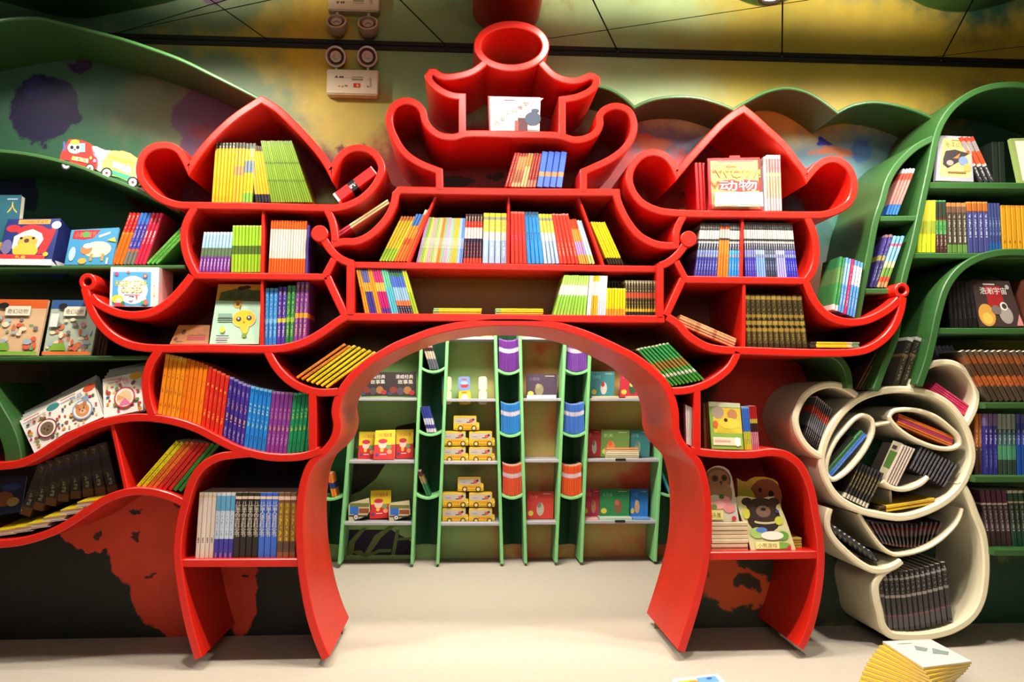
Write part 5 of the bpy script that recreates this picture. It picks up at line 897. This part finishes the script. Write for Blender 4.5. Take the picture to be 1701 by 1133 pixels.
for (i, j, y, hp, c, nm) in ((3, 4, 618, 52, (110, 52, 140), 'purple'), (5, 6, 618, 52, (120, 70, 160), 'purple'), (3, 4, 722, 50, (50, 130, 206), 'blue'), (5, 6, 722, 50, (70, 120, 206), 'blue'), (3, 4, 825, 50, (226, 86, 50), 'orange'), (5, 6, 825, 50, (236, 90, 40), 'orange')):
    xa, xb = upx(i, y)+4, upx(j, y)-4; side = 'left' if i == 3 else 'right'
    m = spine([(0, c), (.58, (220, 206, 214)), (.72, c), (.96, tuple(min(255, v+60) for v in c))], [(.58, .72, c, .4)])
    row('%s booklets in the %s rear pocket' % (nm, side), [(xa, y-5), ((xa*3+xb)/4, y-1.5), ((xa+xb)/2, y-.5), ((xa+3*xb)/4, y-1.5), (xb, y-5)], [(12, m, hp, 'thin %s booklet standing in the %s curved pocket of the rear bookcase' % (nm, side))], (0, 0), Y=YB+.03, depth=.16, name='booklet', cat='booklet')
for (i, j, y, ln, hp, series) in ((1, 2, 613, -13, 42, [(4, spine([(0, (90, 90, 100)), (.4, (190, 170, 150)), (.7, (60, 40, 40)), (.85, (190, 150, 140))]), 42, 'thin striped book leaning left in the top left rear pocket')]), (1, 2, 718, -12, 42, [(4, spine([(0, (200, 190, 200)), (.15, (60, 56, 130)), (.3, (190, 190, 210)), (.55, (50, 60, 140))]), 42, 'thin violet book leaning left in the middle left rear pocket')]), (1, 2, 824, -17, 40, [(2, spine([(0, (40, 110, 70)), (.5, (150, 130, 80)), (.8, (90, 40, 40))]), 40, 'thin green and brown book leaning left in the low left rear pocket')])):
    x = (upx(i, y)+upx(j, y))/2; k = 9 if series[0][0] > 2 else 5
    row('thin books in the rear pockets', [(x-k+3, y+1), (x+k+1, y+1)], series, (ln, ln), Y=YB+.03, depth=.16)
row('thin books in the rear pockets', [(551, 826), (559, 827)], [(2, spine([(0, (232, 130, 40)), (.35, (50, 60, 120)), (.6, (226, 120, 50))]), 38, 'orange and blue thin book leaning beside the arch left leg')], (-9, -9), Y=YB+.03, depth=.16)
row('thin books in the rear pockets', [(1112, 823), (1117, 823)], [(1, spine([(0, (70, 170, 190))]), 44, 'turquoise thin book leaning in the pocket beside the right leg of the arch')], (-18, -18), Y=YB+.03, depth=.16)
# leaf lines and dark shapes printed low on the rear wall
o = print_mesh('wall_print', [('p', [(580, 880), (650, 880), (684, 900), (684, 922), (576, 922)], (30, 26, 54)), ('p', [(573, 771), (640, 771), (625, 795), (600, 815), (575, 826)], (50, 42, 36)), ('p', [(648, 722), (660, 708), (690, 702), (700, 730), (690, 745)], (56, 46, 40))]+
    [('p', p, (120, 140, 76)) for p in ([(576, 922), (580, 900), (600, 878), (610, 876), (590, 900), (586, 922)], [(604, 922), (622, 890), (646, 874), (656, 874), (634, 892), (613, 922)], [(580, 916), (600, 914), (608, 922), (630, 912), (650, 912), (650, 917), (630, 918), (608, 926)], [(650, 922), (658, 880), (664, 880), (656, 922)], [(655, 894), (690, 892), (690, 896), (655, 898)])],
    lambda u, v, l: at(u, v, YW)+Vector((0, -l-.001, 0)), None); struct(o); o.name = 'trim_2'
# toy buses: shaped yellow tins
def bus_mesh():
    e = empty('bus_book'); w, h, t = .158, .088, .05
    pts = [(.02, .06), (0, .14), (0, .94), (.03, 1), (.86, 1), (.89, .96), (.89, .58), (.98, .54), (1, .46), (1, .12), (.98, .06)]
    n = len(pts); vs = [((x-.5)*w, 0, y*h) for x, y in pts]+[((x-.5)*w, t, y*h) for x, y in pts]
    mesh('body', vs, [tuple(range(n)), tuple(range(2*n-1, n-1, -1))]+[(i, n+i, n+(i+1) % n, (i+1) % n) for i in range(n)], [M((238, 190, 40), .35)], e)
    print_mesh('body_print', [('r', .04, .48, .82, .38, (196, 186, 176)), ('r', .02, .9, .86, .05, (250, 214, 80)), ('e', .68, .66, .08, .12, (206, 90, 60)), ('e', .76, .74, .05, .08, (70, 60, 70)), ('r', .5, .54, .14, .06, (90, 80, 90)), ('r', .12, .62, .2, .04, (150, 140, 150)), ('t', '校车童话', .34, .28, .4, .16, (222, 96, 40)), ('r', .02, .14, .96, .03, (190, 130, 20)), ('r', .93, .3, .06, .08, (250, 240, 200))], lambda u, v, l: Vector(((u-.5)*w, -l, v*h)), e)
    for x in (.27, .79):
        vs, fs = [], []
        for k, (y, r) in enumerate(((-.006, .016), (.004, .016))):
            for i in range(14): vs.append(((x-.5)*w+r*math.cos(2*math.pi*i/14), y, .0162+r*math.sin(2*math.pi*i/14)))
        fs = [(i, (i+1) % 14, 14+(i+1) % 14, 14+i) for i in range(14)]+[tuple(range(14))]
        wh = mesh('wheel', vs, fs, [M((60, 50, 30), .5)], e)
        mesh('hub_cap', [((x-.5)*w+.010*math.cos(2*math.pi*i/12), -.0066, .0162+.010*math.sin(2*math.pi*i/12)) for i in range(12)], [tuple(range(12))], [M((232, 206, 130), .4)], wh)
    return e
def dup(e, loc, lab, grp, rz=0.0):
    r = e.copy(); COL.objects.link(r); r.location = loc; r.rotation_euler = (0, 0, rz); tag(r, lab, e['category'], grp)
    for c in list(e.children):
        d = c.copy(); COL.objects.link(d); d.parent = r
        for g2 in c.children: f = g2.copy(); COL.objects.link(f); f.parent = d
    return r
bus = bus_mesh(); bus['category'] = 'toy bus'
first = True
for sh, (ybase, xs) in {'lowest': (868.5, ((735, 0), (779, 0), (735, 1), (779, 1), (760, 2))), 'middle': (766.5, ((735, 0), (779, 0), (735, 1), (779, 1), (753, 2))), 'top': (559.5, ((762, 0),))}.items():
    for x, k in xs:
        xc = x+21.5; p = at(xc, ybase, YB+.07); z = p.z+k*.106*.945-.004+(.0)
        pos = {0: 'bottom', 1: 'second', 2: 'crowning'}[k]+' row' + ('' if k == 2 else ' left' if x < 750 else ' right')
        lab = 'yellow bus shaped tin, %s of pile on %s rear shelf' % (pos, sh) if sh != 'top' else 'yellow bus shaped tin alone on the top rear shelf under the arch'
        if first:
            bus.location = (p.x, YB+.07, z); tag(bus, lab, 'toy bus', 'bus tins in the rear case'); B0 = bus; first = False
        else: dup(B0, (p.x, YB+.07, z), lab, 'bus tins in the rear case')
for o in list(S.objects):
    if o.name.startswith('bus_book'): o.scale = (1.06, 1, 1.12)
# rounded board book tins
for x, y, kind in ((742, 637, 0), (742, 660.5, 1), (771, 637, 2), (772, 660.5, 3), (802, 637, 4), (802, 660.5, 5)):
    hw = 10 if kind in (2, 3) else 8 if kind < 2 else 7; pts = []
    for cx, cy, a in ((1, 1, 0), (-1, 1, 90), (-1, -1, 180), (1, -1, 270)): pts += [(x+cx*(hw-4)+4*math.cos(math.radians(a+k*30)), y-cy*7.5-4*math.sin(math.radians(a+k*30))) for k in range(4)]
    pts = pts[::-1]
    lab = ('cream edged rounded board book at top left of the six on the rear shelf', 'cream edged rounded board book at bottom left of the six on the rear shelf', 'rounded board book with a red boat cover on the rear shelf', 'rounded yellow board book with a white animal on the rear shelf', 'cream edged rounded board book at top right of the six on the rear shelf', 'cream edged rounded board book at bottom right of the six on the rear shelf')[kind]
    face = {0: (226, 214, 180), 1: (226, 214, 180), 2: (120, 150, 200), 3: (232, 190, 60), 4: (230, 218, 190), 5: (230, 218, 190)}[kind]
    art = {2: [('p', [(.15, .4), (.3, .2), (.75, .2), (.9, .42)], (206, 60, 50)), ('e', .5, .55, .3, .12, (150, 190, 220)), ('r', .3, .75, .4, .1, (206, 80, 110))], 3: [('e', .5, .5, .28, .26, (236, 226, 206)), ('p', [(.3, .2), (.6, .35), (.55, .15)], (190, 60, 50)), ('r', .25, .82, .4, .1, (206, 120, 40))]}.get(kind, [('r', 0, 0, .32, 1, (60, 130, 110) if kind == 0 else (110, 120, 60))] if kind < 2 else [('r', .45, 0, .03, 1, (190, 176, 140))])
    cut('board_book', lab, pts, YB+.07, .10, (226, 216, 190), face, art)
# red and yellow storybooks
SBART = [('r', 0, .5, 1, .5, (232, 200, 40)), ('t', '小红帽故事', .14, .76, .7, .14, (190, 50, 40)), ('e', .4, .5, .2, .14, (240, 200, 180)), ('e', .4, .62, .22, .08, (206, 50, 60)), ('e', .38, .32, .09, .07, (240, 190, 60)), ('e', .7, .42, .14, .08, (120, 150, 90)), ('e', .75, .26, .12, .08, (240, 150, 110)), ('e', .15, .16, .07, .05, (60, 70, 140)), ('r', .3, .16, .3, .03, (240, 200, 190))]
for lab, cor, Yb, th in (('red and yellow storybook at the left of three on the rear shelf', ((597, 717), (628, 717), (624, 763), (595, 763)), (YB+.12, YB+.16), .012), ('red and yellow storybook thick and foremost of three on the rear shelf', ((624, 715), (657, 714), (655, 763.5), (620, 763.5)), (YB+.03, YB+.10), .04), ('red and yellow storybook at the right of three on the rear shelf', ((658, 714), (687, 713), (686, 761), (658, 762)), (YB+.12, YB+.16), .012), ('red and yellow storybook between two truck books on the low rear shelf', ((616, 815), (650, 814), (649, 860), (614, 862)), (YB+.10, YB+.14), .03)):
    pic('picture_book', lab, cor, Yb, th, (206, 40, 40), SBART)
for lab, x0, y0, fl in (('blue truck shaped tin left of the storybook on the low rear shelf', 579, 829, 0), ('blue truck shaped tin right of the storybook on the low rear shelf', 646, 829, 1)):
    P = [(x0, y0+36), (x0, y0+10), (x0+3, y0+6), (x0+34, y0-2+4*fl), (x0+36, y0+20+6*fl), (x0+30, y0+28), (x0+4, y0+38)]
    cut('truck_tin', lab, P, YB+.06, .09, (40, 50, 46), (206, 196, 150), [('r', .05, .62, .9, .16, (120, 120, 60)), ('r', .06, .32, .4, .32, (54, 110, 196)), ('r', .48, .36, .46, .2, (150, 80, 50)), ('r', .02, .22, .9, .06, (60, 54, 50))]+wheel(.34, .2, .13, 1.0), cat='tin')
# superhero storybooks: lettering kept, figures left out
for lab, cor in (('dark storybook behind the arch edge on the top left rear shelf', ((600, 619), (644, 618), (644, 657), (600, 658))), ('dark storybook beside the first upright on the top left rear shelf', ((644, 618), (691, 618), (691, 658), (644, 658)))):
    pic('picture_book', lab, cor, (YB+.06, YB+.09), .014, (44, 34, 34), [('t', '漫威经典', .28, .72, .62, .17, (214, 206, 190)), ('t', '故事集', .36, .5, .54, .18, (214, 206, 190)), ('e', .2, .25, .14, .14, (120, 40, 30)), ('e', .45, .2, .12, .16, (70, 60, 70)), ('e', .7, .24, .14, .16, (150, 96, 50)), ('e', .86, .14, .1, .1, (160, 40, 40)), ('e', .08, .1, .08, .08, (50, 60, 90))])
# landscape picture books on the right hand rear shelves
def land(lab, x0, y0, x1, y1, c, txt, fig, Y=YB+.10, glare=None):
    art = [('t', txt, .08, .72, .34, .14, tuple(min(255, v+70) for v in c)), ('e', fig[0], .35, .14, .24, fig[1]), ('e', fig[0]-.04, .5, .08, .1, fig[2]), ('e', .14, .2, .1, .1, (200, 190, 70)), ('r', .6, .9, .3, .02, (220, 206, 170))]+(glare or [])
    pic('picture_book', lab, ((x0+1, y0), (x1, y0+.5), (x1-1, y1), (x0, y1)), (Y, Y+.05), .012, c, art)
land('dark purple landscape picture book on the upper rear shelf', 874, 621, 926, 662, (58, 34, 58), '小怪物', (.42, (130, 120, 80), (150, 140, 100)), glare=[('r', .02, 0, .95, .14, (226, 220, 230))])  # whitish foot strip is painted-on glare of the glossy cover
land('teal landscape picture book on the upper right rear shelf', 981, 617, 1021, 660, (56, 130, 136), '小老鼠', (.55, (206, 200, 190), (170, 60, 60)))
land('crimson landscape picture book beside the arch on the upper right rear shelf', 1030, 617, 1076, 660, (190, 36, 56), '我爸爸', (.46, (60, 80, 50), (190, 206, 110)))
land('red landscape picture book on the low middle rear shelf', 875, 816, 920, 862, (190, 50, 36), '小牛', (.5, (170, 160, 140), (120, 110, 96)))
land('red picture book at the left of the middle right rear shelf', 970, 713, 999, 759, (176, 44, 40), '小羊', (.6, (190, 190, 170), (150, 110, 90)), Y=YB+.12)
land('olive green picture book behind the flat pile on the middle right rear shelf', 998, 714, 1046, 759, (96, 130, 56), '农夫', (.35, (206, 120, 60), (190, 90, 50)))
land('teal picture book at the right of the middle right rear shelf', 1046, 714, 1080, 759, (50, 110, 110), '小鸟', (.4, (110, 140, 120), (90, 110, 100)), Y=YB+.12)
land('rose picture book at the left of the low right rear shelf', 970, 812, 997, 858, (200, 60, 84), '花园', (.6, (206, 150, 110), (190, 110, 90)), Y=YB+.12)
land('green picture book with a crowd of animals on the low right rear shelf', 996, 812, 1046, 858, (40, 124, 70), '音乐会', (.62, (120, 84, 56), (190, 90, 70)))
land('blue picture book with a dog on the low right rear shelf', 1046, 812, 1077, 858, (36, 110, 190), '小狗', (.4, (190, 150, 110), (206, 170, 140)), Y=YB+.12)
FP = spine([(0, (222, 210, 170)), (1, (222, 210, 170))])
stack('flat books on the middle right rear shelf', (1008, 763), (1062, 763), 18, [(5, FP, 'cream edged book in the flat pile on the middle right rear shelf'), (1, spine([(0, (222, 140, 90)), (1, (222, 140, 90))]), 'orange covered book topping the flat pile on the middle right rear shelf')], Y=YB+.04, depth=.10)
stack('single flat books on the rear shelves', (983, 662), (1028, 662), 4, [(1, FP, 'thin cream book lying in front of the teal book on the upper right rear shelf')], Y=YB+.03, depth=.06)
stack('single flat books on the rear shelves', (1042, 662), (1075, 662), 4, [(1, FP, 'thin cream book lying in front of the crimson book on the upper right rear shelf')], Y=YB+.03, depth=.06)
stack('single flat books on the rear shelves', (996, 865), (1050, 865), 5, [(1, spine([(0, (190, 214, 190)), (1, (190, 214, 190))]), 'pale green book lying in front of the crowd book on the low right rear shelf')], Y=YB+.03, depth=.09)
stack('single flat books on the rear shelves', (1052, 865), (1080, 865), 4, [(1, spine([(0, (110, 160, 220)), (1, (110, 160, 220))]), 'blue book lying in front of the dog book on the low right rear shelf')], Y=YB+.03, depth=.08)
stack('single flat books on the rear shelves', (971, 865), (994, 865), 4, [(1, spine([(0, (232, 180, 170)), (1, (232, 180, 170))]), 'pink book lying at the left of the low right rear shelf')], Y=YB+.03, depth=.08)
for x, y in ((1031, 763.5), (1030, 866)):
    p = at(x, y, YB+.005); o = box('shelf_label', (p.x-.033, p.x+.033, YB+.002, YB+.011, p.z-.007, p.z+.007), [M((24, 22, 22), .5)], RC); o.matrix_parent_inverse = Matrix.Translation(-RC.location)
# ------------------------------------------------------------------ emergency light on the wall
q = at(585.5, 136, WY-.06); EL = tag(empty('emergency_light', (q.x, WY, q.z)), 'white twin lamp emergency light on the wall above left of the finial', 'lamp')
s_ = sc(WY-.06); hw, hh = 43*s_, 21.5*s_; Wp = M((214, 200, 170), .4)
bm = bmesh.new(); bmesh.ops.create_cube(bm, size=1); bmesh.ops.scale(bm, vec=(2*hw, .06, 2*hh), verts=bm.verts); bmesh.ops.bevel(bm, geom=bm.edges[:], offset=.005, segments=2, affect='EDGES'); bmesh.ops.translate(bm, vec=(0, -.03, 0), verts=bm.verts)
me = bpy.data.meshes.new('housing'); bm.to_mesh(me); bm.free(); link('housing', me, EL, [Wp])
print_mesh('front_print', [('p', [(.15, .64), (.19, .76), (.23, .64)], (110, 90, 80)), ('r', .245, .64, .035, .08, (60, 46, 44)), ('r', .29, .64, .035, .08, (60, 46, 44)), ('r', .33, .645, .16, .008, (150, 110, 100)), ('r', .49, .68, .21, .03, (150, 140, 120)), ('r', .49, .57, .21, .06, (130, 122, 106)), ('r', .52, .28, .13, .16, (190, 50, 34)), ('e', .6, .35, .025, .05, (226, 150, 110)), ('r', .23, .29, .03, .05, (190, 120, 110)), ('r', .29, .28, .03, .05, (190, 120, 110)), ('r', .35, .31, .05, .05, (130, 110, 90)), ('r', .84, .3, .015, .4, (170, 156, 130)), ('e', .80, .32, .014, .03, (70, 66, 50)), ('r', .8, .6, .06, .02, (150, 140, 110))], lambda u, v, l: Vector(((u-.5)*2*hw, -.06-l-.0006, (v-.5)*2*hh)), EL)
for x in (558, 610.5):
    c = at(x, 93.5, WY-.06); cx, cz = c.x-q.x, c.z-q.z; R = 17*s_
    prof = ((.0, .0), (.3, .004), (.30, -.002), (.55, -.008), (.60, .012), (.78, .004), (.84, -.014), (1.0, -.012), (1.02, .004), (.8, .045), (.35, .058), (.0, .06))
    vs, fs = [], []; n = 28
    for rr, y in prof:
        for i in range(n): a_ = R*rr*math.sin(2*math.pi*i/n); vs.append((cx+R*rr*math.cos(2*math.pi*i/n), -.058+y*.906-a_*.423, cz+a_*.906+y*.423))
    mi = []
    for k in range(len(prof)-1):
        for i in range(n): fs.append((k*n+i, k*n+(i+1) % n, (k+1)*n+(i+1) % n, (k+1)*n+i)); mi.append(1 if k in (3, 4) else 0)
    lh = mesh('lamp_head', vs, fs, [M((206, 194, 176), .3), M((140, 120, 114), .3, metal=.4)], EL, mi, smooth=30)
    bx = box('bracket', (cx-.006, cx+.006, -.04, -.02, hh-.003, cz-R*.9), [Wp], EL)
# ------------------------------------------------------------------ foreground
fl = [(1466, 1065), (1546, 1061.5), (1614, 1098), (1534, 1108)]
ztop = .125
A, B, C, Dd = (atz(*p, ztop) for p in fl)
cen = (A+B+C+Dd)/4
for i in range(11):
    t = .0112; z = ztop-t*(i+1); rot = i*.085
    e = empty('picture_book', (cen.x-.012*i, cen.y-.004*i, z)); e.rotation_euler = (0, 0, rot)
    tag(e, 'white and yellow book on top of the fanned pile in the right foreground' if i == 0 else nth('yellow edged book below the top of the fanned foreground pile', i-1, 10, 'top'), 'book', 'fanned pile in the right foreground')
    P = [Vector((p.x-cen.x, p.y-cen.y, t-.0008)) for p in (Dd, C, B, A)]; up = Vector((0, 0, 1)); z0 = Vector((0, 0, 0))
    slab('cover', P, up, 0, .0030, [M((240, 232, 224), .35) if i == 0 else M((236, 196, 60), .35)], e, z0)
    slab('pages', P, up, .0030, t-.0034, [M((238, 224, 180), .8)], e, z0, inset=.0008)
    slab('back_cover', P, up, t-.0034, t-.001, [M((232, 190, 50), .35)], e, z0)
    if i == 0: print_mesh('cover_print', [('p', [(.36, .58), (.46, .76), (.58, .66), (.62, .6), (.5, .5)], (140, 160, 152)), ('p', [(.55, .4), (.72, .62), (.8, .5), (.9, .42), (.78, .3), (.7, .36)], (140, 160, 152)), ('r', .2, .85, .3, .02, (190, 180, 170))], lambda u, v, l: P[0]*((1-u)*(1-v))+P[1]*(u*(1-v))+P[2]*(u*v)+P[3]*((1-u)*v)+up*(l+.0006), e)
q4 = [atz(*p, .10) for p in ((1116, 1128), (1192, 1119), (1222, 1150), (1126, 1165))]
o3 = sum(q4, Vector())/4; o3.z = 0
e = tag(empty('picture_book', o3), 'picture book with a blue and green cover cut off by the lower frame edge', 'book')
Q = [q4[3], q4[2], q4[1], q4[0]]; up = Vector((0, 0, 1))
slab('cover', Q, up, 0, .002, [M((222, 226, 226), .3)], e, o3); slab('pages', Q, up, .002, .097, [PAGES], e, o3, inset=.003); slab('back_cover', Q, up, .097, .0998, [M((210, 214, 214), .4)], e, o3)
print_mesh('cover_print', [('r', .5, .6, .4, .3, (110, 170, 226)), ('r', .1, .55, .36, .3, (190, 206, 80)), ('e', .4, .7, .12, .1, (206, 150, 60)), ('e', .75, .8, .06, .05, (60, 90, 170)), ('r', .1, .1, .8, .3, (150, 190, 230))], quadmap(*Q, up, o3), e)
# recessed downlight in the mirror ceiling
c = atz(1282, -6, ZC); vs, fs, mi = [], [], []; n = 24
for r, z in ((.0, -.002), (.036, -.002), (.040, -.012), (.056, -.012), (.060, -.001)):
    for i in range(n): vs.append((r*math.cos(2*math.pi*i/n), r*math.sin(2*math.pi*i/n), z))
for k in range(4):
    for i in range(n): fs.append((k*n+i, k*n+(i+1) % n, (k+1)*n+(i+1) % n, (k+1)*n+i)); mi.append(1 if k == 0 else 0)
em = bpy.data.materials.new('lamp_glow'); em.use_nodes = True; bb = em.node_tree.nodes['Principled BSDF']; bb.inputs['Emission Color'].default_value = (1, .92, .8, 1); bb.inputs['Emission Strength'].default_value = 6
dl = tag(empty('downlight', c), 'round recessed ceiling downlight glowing white at the top frame edge', 'lamp')
mesh('trim_ring', vs, fs, [M((60, 58, 54), .4), em], dl, mi)
